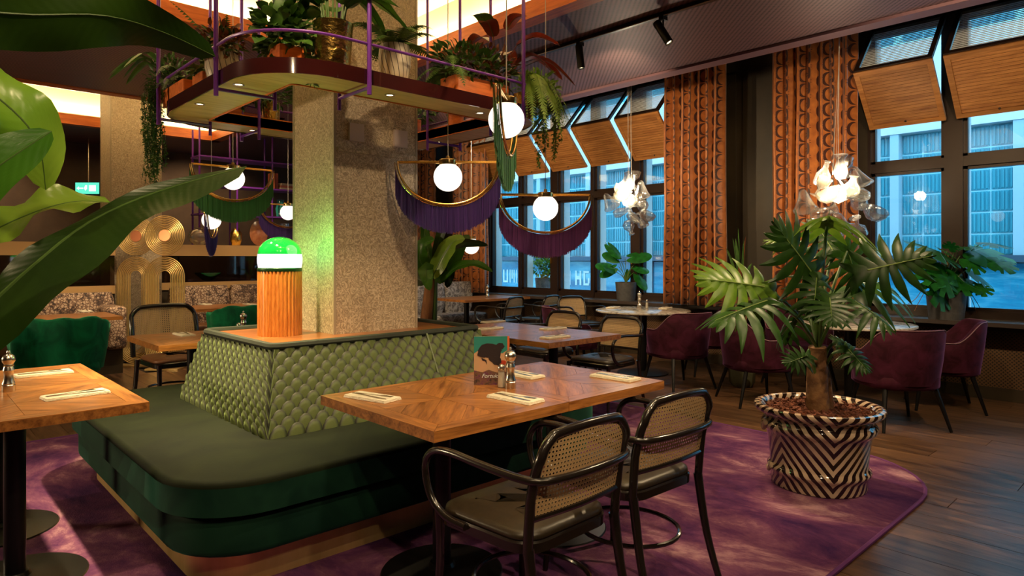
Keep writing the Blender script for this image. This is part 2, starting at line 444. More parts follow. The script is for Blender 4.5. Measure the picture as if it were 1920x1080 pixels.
c = MB()
A, B = COFFERS
EX = 5.95
for (x0, y0, x1, y1) in ((X0, Y0, EX, A[1]), (X0, A[1], A[0], A[3]), (A[2], A[1], EX, A[3]), (X0, A[3], EX, B[1]), (X0, B[1], B[0], B[3]), (B[2], B[1], EX, B[3]), (X0, B[3], EX, Y1)):
    c.box(x0, y0, CZ, x1, y1, CZ + .03)
struct(c.build('ceiling', m_ceil))
c = MB().box(EX, Y0, 4.1, X1 + .2, Y1, 4.14)
struct(c.build('ceiling_over_windows', m_wallb))
struct(MB().box(EX - .14, Y0, CZ - .025, EX + .02, Y1, CZ + .001).box(EX, Y0, CZ, EX + .03, Y1, 4.1).build('trim_ceiling_edge', m_rim))
k = 1
for (x0, y0, x1, y1) in COFFERS:
    c = MB(); h = CZ + .50
    c.box(x0 - .03, y0 - .03, h, x1 + .03, y1 + .03, h + .03)
    for bx in ((x0 - .03, y0 - .03, x1 + .03, y0), (x0 - .03, y1, x1 + .03, y1 + .03), (x0 - .03, y0, x0, y1), (x1, y0, x1 + .03, y1)):
        c.box(bx[0], bx[1], CZ + .03, bx[2], bx[3], h)
    struct(c.build('ceiling_coffer', m_cream))
    for (bx, ln, rz) in ((((x0 + x1) / 2, y0 + .07), x1 - x0, 0), (((x0 + x1) / 2, y1 - .07), x1 - x0, PI), ((x0 + .07, (y0 + y1) / 2), y1 - y0, -PI / 2), ((x1 - .07, (y0 + y1) / 2), y1 - y0, PI / 2)):
        t = MB().box(-ln / 2, .055, CZ - .012, ln / 2, .075, CZ + .13).box(-ln / 2, -.07, CZ - .012, ln / 2, .055, CZ + .01)
        struct(t.build('trim_%d' % k, m_orange, None, (bx[0], bx[1], 0), rz=rz)); k += 1
struct(MB().box(X0 - .1, Y0 - .1, 0, X0, Y1 + .1, 4.1).build('wall_left', m_wallb))
struct(MB().box(X0, Y0 - .1, 0, X1 + .2, Y0, 4.1).build('wall_near', m_wallb))
struct(MB().box(X0, Y1, 0, X1 + .2, Y1 + .1, 4.1).build('wall_back', m_wallb))
# window wall: parapet, head and piers
ww = MB().box(X1, Y0, 0, X1 + .25, Y1, .77).box(X1, Y0, 3.86, X1 + .25, Y1, 4.14)
for (ya, yb) in ((Y0, -1.4), (2.6, 4.9), (8.9, 10.5), (12.1, Y1)): ww.box(X1, ya, .77, X1 + .25, yb, 3.86)
struct(ww.build('wall_right', m_pier))
gr = struct(MB().box(X1 - .05, -2, .12, X1 - .03, 12.5, .66).build('radiator_cover', m_grille))
for nm, za, zb in (('cover_rail', .66, .72), ('cover_plinth', 0, .12)):
    MB().box(X1 - .06, -2, za, X1, 12.5, zb).build(nm, m_pier, gr)
struct(MB().box(X1 - .36, -2, .725, X1 + .02, 12.5, .765).build('window_sill', plain('sill_board', (.05, .038, .035), .3)))
for y in (3.05, 3.75, 4.45):
    p_ = MB().box(X1 - .03, y - .3, 1.0, X1, y + .3, 3.7).build('pier_panel', m_pier, bpy.data.objects['wall_right'])

# windows
bays = []
for g in ((-1.4, 5), (4.9, 5), (10.5, 2)):
    for i in range(g[1]): bays.append((g[0] + .8 * i, g[0] + .8 * (i + 1)))
TH = (-1.4 + .0, .2, 1.8, 5.7, 7.3, 11.3)
def iswide(y): return any(abs(y - t) < .01 for t in (.2, 1.8, 5.7, 7.3, 11.3, -1.4))
for i, (ya, yb) in enumerate(bays):
    wn = bpy.data.objects.new('window_%d' % (i + 1), None); COL.objects.link(wn); wn.location = (X1, ya, 0); struct(wn)
    a = .08 if iswide(ya) else .03; b = .8 - (.08 if iswide(yb) else .03)
    f = MB()
    f.box(-.02, 0, .77, .12, a, 3.86).box(-.02, b, .77, .12, .8, 3.86)
    f.box(0, a, .77, .10, b, .845).box(0, a, 3.78, .10, b, 3.86).box(-.01, a, 2.285, .10, b, 2.385)
    f.build('frame', m_frame, wn)
    for (z0, z1) in ((.845, 2.285), (2.385, 3.78)):
        s_ = MB()
        for (u0, u1, v0, v1) in ((a, a + .035, z0, z1), (b - .035, b, z0, z1), (a, b, z0, z0 + .03), (a, b, z1 - .03, z1)): s_.box(.02, u0, v0, .08, u1, v1)
        s_.build('sash', m_frame, wn)
        MB().box(.045, a + .03, z0 + .02, .055, b - .03, z1 - .02).build('pane', m_glass, wn)
    MB().box(.13, b - .01, .80, .27, .80, 3.84).box(.125, a + .0, .77, .27, b, .80).build('reveal', m_reveal, wn)
    if i in (4, 6, 8): MB().box(-.045, .08 * 0 + a - .045, 1.28, -.02, a - .02, 1.42).build('window_handle', m_brass, wn)

# folding shutters, one over every bay
def make_shutter():
    t = thing('folding_shutter', '', 'shutter', (0, 0, 0), 0, 'folding shutters under the window heads')
    W = .355
    T0 = Vector((-.06, 0, 3.82)); RD = Vector((-.56, 0, 3.28)); B0 = Vector((-.08, 0, 2.76))
    def leafframe(p, q, wd, th):
        d = (q - p); L = d.length; m = frame(p, d, (1, 0, 1) if d.x < 0 else (1, 0, -1))
        mb = MB()
        mb.box(0, -W, -th, L, -W + wd, th, m).box(0, W - wd, -th, L, W, th, m).box(0, -W + wd, -th, wd, W - wd, th, m).box(L - wd, -W + wd, -th, L, W - wd, th, m)
        return mb, m, L
    mb, m, L = leafframe(T0, RD, .045, .016); mb.build('upper_frame', m_frame, t)
    s = MB()
    for k in range(20):
        c_ = T0.lerp(RD, .09 + .82 * (k + .5) / 20)
        s.box(c_.x - .0008, -W + .05, c_.z - .0052, c_.x + .0008, W - .05, c_.z + .0052)
    stuff(s.build('blind_slats', plain('blind_slat', (.75, .80, .82), .4) if 'blind_slat' not in bpy.data.materials else bpy.data.materials['blind_slat'], t))
    mb, m, L = leafframe(RD, B0, .05, .016); mb.build('lower_frame', m_slat, t)
    s = MB()
    for k in range(17):
        x = .05 + (L - .1) * (k + .5) / 17
        s.box(-.0150, -W + .045, -.006, .0150, W - .045, .0, m @ T(x, 0, 0) @ RY(.22))
    stuff(s.build('wood_slats', m_slat, t))
    MB().box(.045, -W + .04, .004, L - .045, W - .04, .012, m).build('backing_board', m_slatback, t)
    MB().lathe([(.012, 0), (.012, .02), (.006, .025)], 10, m=T(-.11, 0, 2.80) @ RY(-2.3)).build('knob', m_frame, t)
    return t
sh = make_shutter()
def ordinal(n): return ['first', 'second', 'third', 'fourth', 'fifth', 'sixth', 'seventh', 'eighth', 'ninth', 'tenth', 'eleventh', 'twelfth'][n]
lab = {4: 'wooden folding shutter right of the tall curtain, above the glass chandelier side window', 3: 'wooden folding shutter cut by the right edge of the picture, top right window',
       5: 'wooden folding shutter next left of the near curtain in the middle windows', 6: 'second wooden folding shutter left of the near curtain', 7: 'third wooden folding shutter left of the near curtain, behind the globe cord',
       8: 'fourth wooden folding shutter left of the near curtain, beside the trailing fern', 9: 'leftmost wooden folding shutter of the middle windows, by the far curtain',
       10: 'nearer wooden folding shutter beyond the far curtains behind the grey column', 11: 'farther wooden folding shutter beyond the far curtains behind the grey column', 2: 'wooden folding shutter just outside the picture at right', 1: 'wooden folding shutter outside the picture, fourth window from the tall curtain', 0: 'wooden folding shutter outside the picture, farthest from the tall curtain'}
first = True
for i, (ya, yb) in enumerate(bays):
    yc = (ya + yb) / 2
    if first: sh.location = (X1, yc, 0); sh['label'] = lab[i]; first = False
    else: dup(sh, (X1, yc, 0), 0, lab[i])
rb = MB()
rb.tube([(7.62, -1.4, 3.92), (7.62, 2.6, 3.92)], .055, 12)
tag(rb.build('roller_tube', plain('blue_black_tube', (.02, .03, .07), .3, .3), smooth=True), 'dark blue roller tube along the head of the right windows', 'roller blind', 'roller tubes')
rb = MB().tube([(7.62, 4.9, 3.92), (7.62, 8.9, 3.92)], .055, 12)
tag(rb.build('roller_tube', bpy.data.materials['blue_black_tube'], smooth=True), 'dark blue roller tube along the head of the middle windows', 'roller blind', 'roller tubes')

# curtains
def curtain(y0, y1, nf, label, x=7.34, z0=.78, z1=4.05, depth=.085):
    n = nf * 12; cols = []; u = 0; last = None
    ph = random.uniform(0, 6)
    for k in range(n + 1):
        t = k / n; y = y0 + (y1 - y0) * t
        a = t * nf * 2 * PI + ph
        xx = x + depth * sin(a) + .02 * sin(a * .37 + ph); yy = y + .028 * sin(2 * a)
        if last: u += math.hypot(xx - last[0], yy - last[1])
        last = (xx, yy); cols.append((xx, yy, u))
    rows = []
    zs = [z0 + (z1 - z0) * j / 8 for j in range(9)]
    for j, z in enumerate(zs):
        k_ = .75 + .25 * (z1 - z) / (z1 - z0) + .06 * sin(j * 1.7)
        rows.append([(x + (c_[0] - x) * k_, c_[1] + .006 * sin(z * 3 + c_[2] * 4), z) for c_ in cols])
    o = MB().grid(rows, lambda j, k: (cols[k][2], zs[j])).build('curtain', m_curtain, smooth=True)
    md = o.modifiers.new('thick', 'SOLIDIFY'); md.thickness = .004
    tag(o, label, 'curtain', 'crescent patterned curtains')
curtain(4.10, 4.92, 7, 'orange crescent-patterned curtain left of the dark pier, near the glass chandelier')
curtain(2.58, 3.46, 7, 'orange crescent-patterned curtain right of the dark pier, behind the clear chandelier')
curtain(8.45, 9.30, 6, 'far orange curtain beside the leftmost middle window, behind the fringed pendants')
curtain(9.95, 10.6, 5, 'farthest orange curtain seen just right of the grey column')

# ------------------------------------------------------------------ building across the street
FX = 14.0
bd = thing('office_building', 'pale office building with glass block windows across the street', 'building', (FX, 0, 0))
MB().box(.12, -6, -.2, .6, 24, 9).build('wall', m_mortar, bd)
MB().box(-.12, -6, 3.72, .12, 24, 5.4).build('upper_band', m_render, bd)
MB().box(-.22, -6, 1.30, .12, 24, 1.42).build('ledge', m_shopmetal, bd)
MB().box(-.06, -6, 7.6, .12, 24, 9).build('roof_band', m_render, bd)
bw, bh = .345, .375
bm_ = MB()
for z0 in (0,):
    bm_.box(-.05, -bw / 2 + .012, -bh / 2 + .012, .03, bw / 2 - .012, bh / 2 - .012)
    for k in range(5):
        y = -bw / 2 + .05 + k * (bw - .1) / 4
        bm_.box(-.066, y - .017, -bh / 2 + .03, -.049, y + .017, bh / 2 - .03)
bmesh_ = bm_.mesh('glass_block', m_block)
per = 1.90
for p in range(-1, 10):
    yb = .30 + p * per
    MB().box(-.10, yb, 1.42, .12, yb + .15, 3.72).build('pilaster', m_pilaster, bd)
    if 0 <= p <= 7:
        for a in range(5):
            for b in range(6):
                put('glass_block', bmesh_, bd, (.150, yb + .15 + (a + .5) * .35, 1.42 + (b + .5) * .383))
mb = MB()
for p in (-2, -1, 8, 9, 10):
    for a in range(5):
        for b in range(6):
            y = .45 + p * per + (a + .5) * .35; z = 1.42 + (b + .5) * .383
            mb.box(.105, y - .16, z - .175, .14, y + .16, z + .175)
for p in range(-2, 10):
    for a in range(5):
        for b in range(5):
            y = .45 + p * per + (a + .5) * .35; z = 5.5 + (b + .5) * .4
            mb.box(.105, y - .16, z - .185, .14, y + .16, z + .185)
stuff(mb.build('farther_glass_blocks', m_block, bd))
for p in range(-3, 13):
    y = p * 1.6 + .2
    MB().box(.0, y, .16, .05, y + 1.5, 1.28).build('shop_window', m_shopglass, bd)
    MB().box(-.04, y + 1.5, 0, .1, y + 1.6, 1.30).build('shop_window_post', m_shopmetal, bd)
tx = MB()
def sign(y, s):
    F_ = {'P': [(0, 0, .03, .2), (.03, .17, .1, .2), (.03, .09, .1, .12), (.08, .12, .11, .17)], 'F': [(0, 0, .03, .2), (.03, .17, .11, .2), (.03, .09, .09, .12)],
          'I': [(.03, 0, .06, .2)], 'N': [(0, 0, .03, .2), (.08, 0, .11, .2), (.03, .08, .08, .13)], 'G': [(0, 0, .03, .2), (.03, .17, .1, .2), (.03, 0, .1, .03), (.08, .03, .11, .1)],
          'H': [(0, 0, .03, .2), (.08, 0, .11, .2), (.03, .09, .08, .12)], 'U': [(0, 0, .03, .2), (.08, 0, .11, .2), (.03, 0, .08, .03)], 'M': [(0, 0, .02, .2), (.09, 0, .11, .2), (.045, .06, .065, .2)]}
    for k, ch in enumerate(s):
        for (a, b, c_, d) in F_[ch]:
            yy = y - k * .30
            tx.box(-.015, yy - c_ * 2, .62 + b * 2, -.001, yy - a * 2, .62 + d * 2)
sign(9.3, 'PF'); sign(12.6, 'ING'); sign(15.6, 'HUMM')
tx.build('shop_lettering', m_whitepaint, bd)
struct(MB().box(8.1, -8, -.3, 20, 26, -.2).build('street', m_ground))

# ------------------------------------------------------------------ columns
def column(n, x0, y0, x1, y1, zb, zt):
    o = MB().box(x0, y0, zb, x1, y1, zt).build('column_%d' % n, m_column); struct(o)
    e = MB()
    for (x, y) in ((x0, y0), (x1, y0), (x0, y1)): e.box(x - .004, y - .004, zb, x + .012, y + .012, zt)
    e.build('corner_bead', plain('bead', (.30, .24, .17), .4) if 'bead' not in bpy.data.materials else bpy.data.materials['bead'], o)
    return o
col1 = column(1, 1.96, 3.67, 2.56, 4.22, .898, 3.8)
MB().box(1.98, 3.655, 2.02, 2.56, 3.672, 2.045).build('ledge', m_column, col1)
for px, py in ((662, 256), (746, 265)):
    x = {662: 2.105, 746: 2.43}[px]
    pl_ = MB().box(x - .05, 3.648, 2.09 - .0, x + .05, 3.67, 2.20).build('switch_plate', plain('plate_taupe', (.46, .37, .34), .5) if 'plate_taupe' not in bpy.data.materials else bpy.data.materials['plate_taupe'], col1)
col2 = column(2, 2.07, 9.85, 2.67, 10.4, 0, 3.8)
struct(MB().box(2.04, 9.82, 0, 2.70, 9.86, .1).build('baseboard_column', m_pier))
# rug
rp = rrect(-1.2, 1.12, 4.92, 5.95, [.5, .75, .5, .5], 10)
rg = MB().prism(rp, 0, .014).build('rug', m_rug); tag(rg, 'large violet mottled rug under the island seating', 'rug')
e = MB(); e.tube([(x, y, .010) for x, y in rp], .011, 6, closed=True); e.build('rug_binding', m_rugedge, rg)

# ------------------------------------------------------------------ island seating
RZ_ = .014
sofa = thing('island_sofa', 'dark green velvet island sofa wrapped round the grey column', 'sofa', (0, 0, RZ_))
def soft(path_f, z0, z1, r=.03, n=4):
    L = []
    for k in range(n + 1):
        a = PI / 2 * k / n; L.append([(x, y, z0 + r - r * cos(a) * 1 if False else z0 + r * (1 - cos(a)) * 0 + r * (1 - sin(a)) * 0 + (r - r * cos(a)) * 0 + r * k / n * 0 + z0 * 0) for x, y in path_f(r)]) if False else None
    L = []
    for k in range(n + 1):
        a = PI / 2 * k / n; ins = r * (1 - sin(a)); z = z0 + r * (1 - cos(a)); L.append([(x, y, z) for x, y in path_f(ins)])
    for k in range(n + 1):
        a = PI / 2 * k / n; ins = r * (1 - cos(a)); z = z1 - r + r * sin(a); L.append([(x, y, z) for x, y in path_f(ins)])
    return MB().loft(L)
SX0, SX1, SY0, SY1 = .79, 3.36, 2.62, 5.03
MB().prism(rrect(SX0 + .12, SY0 + .12, SX1 - .12, SY1 - .12, .26, 8), 0, .16).build('brass_plinth', m_bbrass, sofa, smooth=30)
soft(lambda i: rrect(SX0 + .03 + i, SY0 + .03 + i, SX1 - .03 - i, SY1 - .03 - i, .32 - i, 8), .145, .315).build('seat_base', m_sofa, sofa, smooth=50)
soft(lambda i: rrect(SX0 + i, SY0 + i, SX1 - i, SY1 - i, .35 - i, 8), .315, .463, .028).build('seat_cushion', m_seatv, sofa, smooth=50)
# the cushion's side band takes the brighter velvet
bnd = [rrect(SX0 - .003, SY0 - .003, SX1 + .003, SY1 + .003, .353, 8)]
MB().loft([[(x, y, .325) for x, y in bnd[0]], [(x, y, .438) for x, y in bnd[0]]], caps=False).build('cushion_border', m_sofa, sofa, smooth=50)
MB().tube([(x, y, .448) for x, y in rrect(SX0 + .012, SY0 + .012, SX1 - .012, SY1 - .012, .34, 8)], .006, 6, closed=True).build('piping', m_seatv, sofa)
# backrest frustum
bz0, bz1 = .455, .898
BL = [(1.335, 3.16), (2.95, 3.16), (2.95, 4.49), (1.335, 4.49)]
TL = [(1.44, 3.345), (2.83, 3.345), (2.83, 4.37), (1.44, 4.37)]
m_scalebase = plain('scale_backing', (.006, .010, .004), .8)
MB().loft([[(x, y, bz0) for x, y in BL], [(x, y, bz1 - .02) for x, y in TL]]).build('backrest', m_scalebase, sofa)
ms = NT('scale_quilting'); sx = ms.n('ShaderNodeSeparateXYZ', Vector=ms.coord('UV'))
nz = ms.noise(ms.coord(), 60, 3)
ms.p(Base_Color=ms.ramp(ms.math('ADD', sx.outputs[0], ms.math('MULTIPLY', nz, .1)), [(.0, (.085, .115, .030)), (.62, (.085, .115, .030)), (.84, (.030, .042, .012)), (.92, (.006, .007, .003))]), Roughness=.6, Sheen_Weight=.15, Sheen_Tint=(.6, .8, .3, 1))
ms = ms.m
def scales(quad, ncol, nrow):
    bl, br, tr, tl = [Vector(q) for q in quad]
    nrm = (br - bl).cross(tl - bl).normalized(); mb = MB()
    for j in range(nrow + 1):
        v = (j + .0) / nrow
        nn = ncol + (j % 2)
        for i in range(nn):
            u = (i + (.5 if j % 2 == 0 else 0)) / ncol
            def S(uu, vv):
                uu = min(max(uu, 0), 1); vv = min(max(vv, 0), 1)
                return (bl * (1 - uu) + br * uu) * (1 - vv) + (tl * (1 - uu) + tr * uu) * vv
            vs = []; uvs = []; fs = []
            na = 14
            hw, hh = .535 / ncol, 1.75 / nrow
            c0 = S(u, v) + nrm * .012
            vs.append(S(u, v) + nrm * .013); uvs.append((0.0, 0))
            for rr in (.55, .85, 1.0):
                for a in range(na):
                    q = 2 * PI * a / na
                    du, dv = hw * rr * cos(q), hh * rr * sin(q)
                    off = .004 + .009 * (1 - rr ** 2) + .022 * (dv / hh)
                    if rr == 1.0: off -= .006
                    vs.append(S(u + du, v + dv) + nrm * off); uvs.append((rr, 0))
            for a in range(na): fs.append((0, 1 + a, 1 + (a + 1) % na))
            for k in range(2):
                for a in range(na): fs.append((1 + k * na + a, 1 + (k + 1) * na + a, 1 + (k + 1) * na + (a + 1) % na, 1 + k * na + (a + 1) % na))
            mb.add(vs, fs, uvs)
    return mb
c3 = lambda p, z: (p[0], p[1], z)
for (a, b, nc) in ((0, 1, 17), (1, 2, 14), (2, 3, 17), (3, 0, 14)):
    q = (c3(BL[a], bz0), c3(BL[b], bz0), c3(TL[b], bz1 - .03), c3(TL[a], bz1 - .03))
    stuff(scales(q, nc, 12).build('quilted_scales', ms, sofa, smooth=70))
rl = MB().tube([(x, y, bz1 - .012) for x, y in rrect(1.44, 3.345, 2.83, 4.37, .04, 3)], .022, 8, closed=True)
rl.build('top_roll', m_scalebase, sofa, smooth=True)
MB().tube([(2.43, 3.15, .46), (2.40, 3.325, .885)], .006, 6).build('seam_piping', plain('seam', (.12, .15, .08), .6), sofa)
MB().prism([(1.455, 3.36), (2.815, 3.36), (2.815, 4.355), (1.455, 4.355)], .86, bz1 - .014).build('wooden_top', m_walnut, sofa)

# ------------------------------------------------------------------ dome lamp
dl = thing('dome_table_lamp', 'glowing glass dome lamp with green cap on fluted wooden drum', 'lamp', (1.715, 3.885, bz1 + RZ_ - .014))
pr = []
n = 72
L1 = [((.126 + .0035 * cos(k * 24 * 2 * PI / n * 1)) * cos(2 * PI * k / n), (.126 + .0035 * cos(k * PI)) * sin(2 * PI * k / n)) for k in range(n)]
mb = MB()
nn = 144
lp = lambda z, s=1: [((.1265 + .0028 * (1 if k % 4 < 2 else -1)) * s * cos(2 * PI * k / nn), (.1265 + .0028 * (1 if k % 4 < 2 else -1)) * s * sin(2 * PI * k / nn), z) for k in range(nn)]
mb.loft([lp(0), lp(.385)]).build('fluted_drum', wood('drum_wood', (.28, .075, .010), (.52, .19, .035), .35, 3, .3, axis=2), dl)
MB().lathe([(.128, 0), (.130, .004), (.130, .018), (.126, .022)], 40, (0, 0, .385)).build('ring', plain('dark_green_ring', (.01, .05, .015), .3, .4), dl, smooth=30)
MB().lathe([(.124, 0), (.130, .03), (.131, .06), (.128, .085)], 40, (0, 0, .405)).build('opal_glass', emit('opal_glow', (.86, .84, .88), 1.0), dl, smooth=60)
gd = NT('green_glass_dome'); gd.p(Base_Color=(.004, .22, .03), Roughness=.06, Emission_Color=(.0, .32, .05), Emission_Strength=.16, Coat_Weight=1.0)
MB().lathe([(.128 * cos(a), .0 + .105 * sin(a)) for a in [PI / 2 * k / 10 for k in range(11)]], 40, (0, 0, .49)).build('green_dome', gd.m, dl, smooth=60)
light('dome_lamp_light', 'POINT', (1.79, 3.72, bz1 + .55), 4.0, (.30, 1, .22), size=.12)
light('dome_lamp_light_low', 'POINT', (1.79, 4.05, bz1 + .50), 3.0, (.35, 1, .25), size=.12)

# ------------------------------------------------------------------ tables
TBW, TBD = .705, .838
def parquet(parent, W, D, z, bord=.07, pwid=.125):
    iw, idp = W / 2 - bord, D / 2 - bord
    def piece(poly, ang):
        if len(poly) < 3: return
        cx = sum(p[0] for p in poly) / len(poly); cy = sum(p[1] for p in poly) / len(poly)
        A_ = sum(poly[i - 1][0] * poly[i][1] - poly[i][0] * poly[i - 1][1] for i in range(len(poly))) / 2
        if abs(A_) < .0008: return
        if A_ < 0: poly = poly[::-1]
        g = .0012
        loc = []
        for (x, y) in poly:
            dx, dy = x - cx, y - cy; l = math.hypot(dx, dy); f = max(0, (l - g * 1.3) / l)
            dx *= f; dy *= f
            loc.append((dx * cos(-ang) - dy * sin(-ang), dx * sin(-ang) + dy * cos(-ang)))
        b = bpy.data.objects.new('parquet_piece', None) if False else None
        MB().prism(loc, -.004, .0).build('parquet_piece', m_oak, parent, (cx, cy, z), rz=ang)
    for sx_ in (-1, 1):
        for sy in (-1, 1):
            quad = [(0, 0), (sx_ * iw, 0), (sx_ * iw, sy * idp), (0, sy * idp)]
            ang = PI / 4 * sx_ * sy
            nx, ny = -sin(ang), cos(ang)
            lo = min(nx * x + ny * y for x, y in quad); hi = max(nx * x + ny * y for x, y in quad)
            k = math.floor(lo / pwid)
            while k * pwid < hi:
                p = clip(quad, nx, ny, (k + 1) * pwid); p = clip(p, -nx, -ny, -k * pwid) if len(p) > 2 else p
                piece(p, ang); k += 1
    a, b = W / 2, D / 2
    piece([(-a, -b), (a, -b), (iw, -idp), (-iw, -idp)], 0); piece([(a, b), (-a, b), (-iw, idp), (iw, idp)], 0)
    piece([(a, -b), (a, b), (iw, idp), (iw, -idp)], PI / 2); piece([(-a, b), (-a, -b), (-iw, -idp), (-iw, idp)], PI / 2)
def make_table(label):
    t = thing('dining_table', label, 'table', (0, 0, 0), 0, 'square parquet dining tables')
    W, D = TBW - .003, TBD
    MB().box(-W / 2, -D / 2, .71, W / 2, D / 2, .7465).build('table_top', m_oak, t)
    parquet(t, W, D, .75)
    MB().tube([(0, 0, .03), (0, 0, .70)], .039, 20).build('pole', m_dark, t, smooth=30)
    MB().lathe([(.0, 0), (.262, 0), (.265, .006), (.258, .014), (.12, .026), (.06, .034), (.05, .05), (0, .05)], 40).build('base', m_dark, t, smooth=30)
    MB().box(-.2, -.03, .695, .2, .03, .71).box(-.03, -.2, .695, .03, .2, .71).build('spider', m_dark, t)
    return t
t1 = make_table('left half of the near parquet table, with a napkin at its sofa corner')
t1.location = (1.73, 2.285, RZ_ * .4)
dup(t1, (2.435, 2.285, RZ_ * .4), 0, 'right half of the near parquet table, beside the zebra plant pot side')
dup(t1, (.372, 3.43, RZ_ * .4), PI / 2, 'nearer half of the parquet table cut by the left picture edge')
dup(t1, (.372, 4.135, RZ_ * .4), PI / 2, 'farther half of the parquet table at the left, by the green sofa corner')
dup(t1, (3.84, 3.61, RZ_ * .4), -PI / 2, 'nearer half of the parquet table behind the menu card')
dup(t1, (3.84, 4.315, RZ_ * .4), -PI / 2, 'farther half of the parquet table behind the menu card')
dup(t1, (1.69, 5.41, RZ_ * .4), 0, 'small parquet table on the far side of the island, before the brass sculptures')
def long_table(label, loc, rz, W, D):
    t = thing('long_dining_table', label, 'table', loc, rz, 'long wooden tables at the printed benches')
    MB().box(-W / 2, -D / 2, .715, W / 2, D / 2, .75).build('table_top', m_oak, t)
    for s in (-1, 1):
        x = s * (W / 2 - .35)
        MB().tube([(x, 0, .02), (x, 0, .715)], .04, 16).build('pole', m_dark, t, smooth=30)
        MB().lathe([(0, 0), (.24, 0), (.24, .012), (.06, .03), (0, .03)], 28, (x, 0, 0)).build('base', m_dark, t, smooth=30)
    return t
long_table('wooden table before the printed bench at far left', (.90, 8.30, 0), 0, 1.75, .8)
long_table('wooden table before the printed bench right of the brass sculptures', (3.35, 8.75, 0), 0, 1.5, .75)
long_table('wooden table by the far windows behind the cane chairs', (6.83, 7.90, 0), 0, 1.45, .8)
def round_table(label, loc):
    t = thing('round_table', label, 'table', loc, 0, 'round marble tables')
    m = bpy.data.materials.get('veined_marble') or speckle('veined_marble', [(.35, (.16, .13, .10)), (.5, (.50, .46, .40)), (.7, (.66, .62, .55))], 5, .15, 0, 2.5)
    MB().lathe([(0, .725), (.53, .725), (.555, .735), (.555, .748), (.548, .752), (0, .752)], 56).build('table_top', m, t, smooth=30)
    MB().tube([(0, 0, .02), (0, 0, .725)], .05, 20).build('pole', m_dark, t, smooth=30)
    MB().lathe([(0, 0), (.30, 0), (.30, .012), (.08, .035), (0, .035)], 36).build('base', m_dark, t, smooth=30)
RT1 = (6.51, 4.66, 0); RT2 = (6.60, 2.36, 0)
round_table('round pale marble table by the middle windows, left of the near curtain', RT1)
round_table('round pale marble table behind the big philodendron', RT2)

# ------------------------------------------------------------------ cane chairs
def make_cane_chair(label, seatmat, grp, armless=False):
    t = thing('cane_chair', label, 'chair', (0, 0, 0), 0, grp)
    r = .0165
    bw = .222
    for s in (-1, 1):
        pts = smooth_path([(s * .232, -.335, 0), (s * .222, -.275, .2), (s * .218, -.235, .44)], 4)
        MB().tube(pts, [.013 + .006 * i / (len(pts) - 1) for i in range(len(pts))], 10).build('leg', m_lacq, t, smooth=True)
        pts = smooth_path([(s * .215, .215, .44), (s * .212, .215, .25), (s * .225, .235, 0)], 4)
        MB().tube(pts, [.019 - .007 * i / (len(pts) - 1) for i in range(len(pts))], 10).build('leg', m_lacq, t, smooth=True)
    bp = [(-bw, -.235, .43), (-bw - .002, -.25, .60), (-bw, -.275, .70)]
    for k in range(1, 6): a = PI - PI / 2 * k / 6; bp.append((-bw + .10 + .10 * cos(a), -.285 - .01 * sin(a), .705 + .10 * sin(a)))
    bp.append((0, -.30, .808))
    bp += [(-p[0], p[1], p[2]) for p in bp[-2::-1]]
    MB().tube(smooth_path(bp, 2), r, 10).build('back_frame', m_lacq, t, smooth=True)
    MB().tube(smooth_path([(-bw, -.245, .535), (0, -.262, .535), (bw, -.245, .535)], 4), .011, 8).build('back_rail', m_lacq, t, smooth=True)
    # cane panel in the rounded frame
    rows = []; pos = []
    nz_, nx_ = 8, 8
    for j in range(nz_ + 1):
        z = .540 + (.802 - .540) * j / nz_
        hw = bw - .006
        if z > .705: hw = bw - .10 + math.sqrt(max(.100 ** 2 - (z - .705) ** 2, 0)) - .004
        yb = -.245 - .052 * ((z - .53) / .27)
        rows.append([(hw * (2 * k / nx_ - 1), yb - .016 * (1 - (2 * k / nx_ - 1) ** 2), z) for k in range(nx_ + 1)])
        pos.append([(hw * (2 * k / nx_ - 1), z) for k in range(nx_ + 1)])
    MB().grid(rows, lambda j, k: pos[j][k]).build('cane_panel', m_cane, t, smooth=True)
    if not armless:
        half = [(0, -.322, .665), (.13, -.315, .665), (.225, -.285, .665), (.252, -.20, .668), (.266, -.05, .678), (.270, .08, .686), (.270, .17, .676), (.268, .222, .635), (.266, .230, .575), (.262, .20, .50), (.254, .13, .452), (.240, .04, .438)]
        full = [(-x, y, z) for x, y, z in half[:0:-1]] + half
        MB().tube(smooth_path(full, 3), .0135, 10).build('arm_rail', m_lacq, t, smooth=True)
    MB().tube([(.20 * cos(a), -.02 + .215 * sin(a) - .02, .215) for a in [2 * PI * k / 28 for k in range(28)]], .0095, 8, closed=True).build('stretcher_ring', m_lacq, t, smooth=True)
    def seatp(i): return [(x * (1 + .22 * (y + .22)), y, ) for x, y in rrect(-.222 + i, -.235 + i, .222 - i, .222 - i, .09 - i * .8, 6)]
    MB().loft([[(x, y, z) for x, y in seatp(i)] for i, z in ((.012, .405), (0, .412), (0, .442), (.006, .448))]).build('seat_frame', m_lacq, t, smooth=40)
    MB().loft([[(x, y, z) for x, y in seatp(i)] for i, z in ((.012, .445), (.006, .455), (.010, .468), (.03, .478), (.10, .486), (.18, .489))]).build('seat_cushion', seatmat, t, smooth=60)
    return t
cc = make_cane_chair('near black bentwood cane armchair at the left half of the front table', m_leather, 'cane armchairs')
cc.location = (1.655, 1.70, RZ_); cc.rotation_euler = (0, 0, .02)
dup(cc, (2.275, 1.74, RZ_), -.03, 'black bentwood cane armchair beside the zebra plant pot, second at the front table')
dup(cc, (4.60, 3.72, RZ_), PI / 2 + .05, 'cane armchair at the table behind the menu card, nearer the window tables')
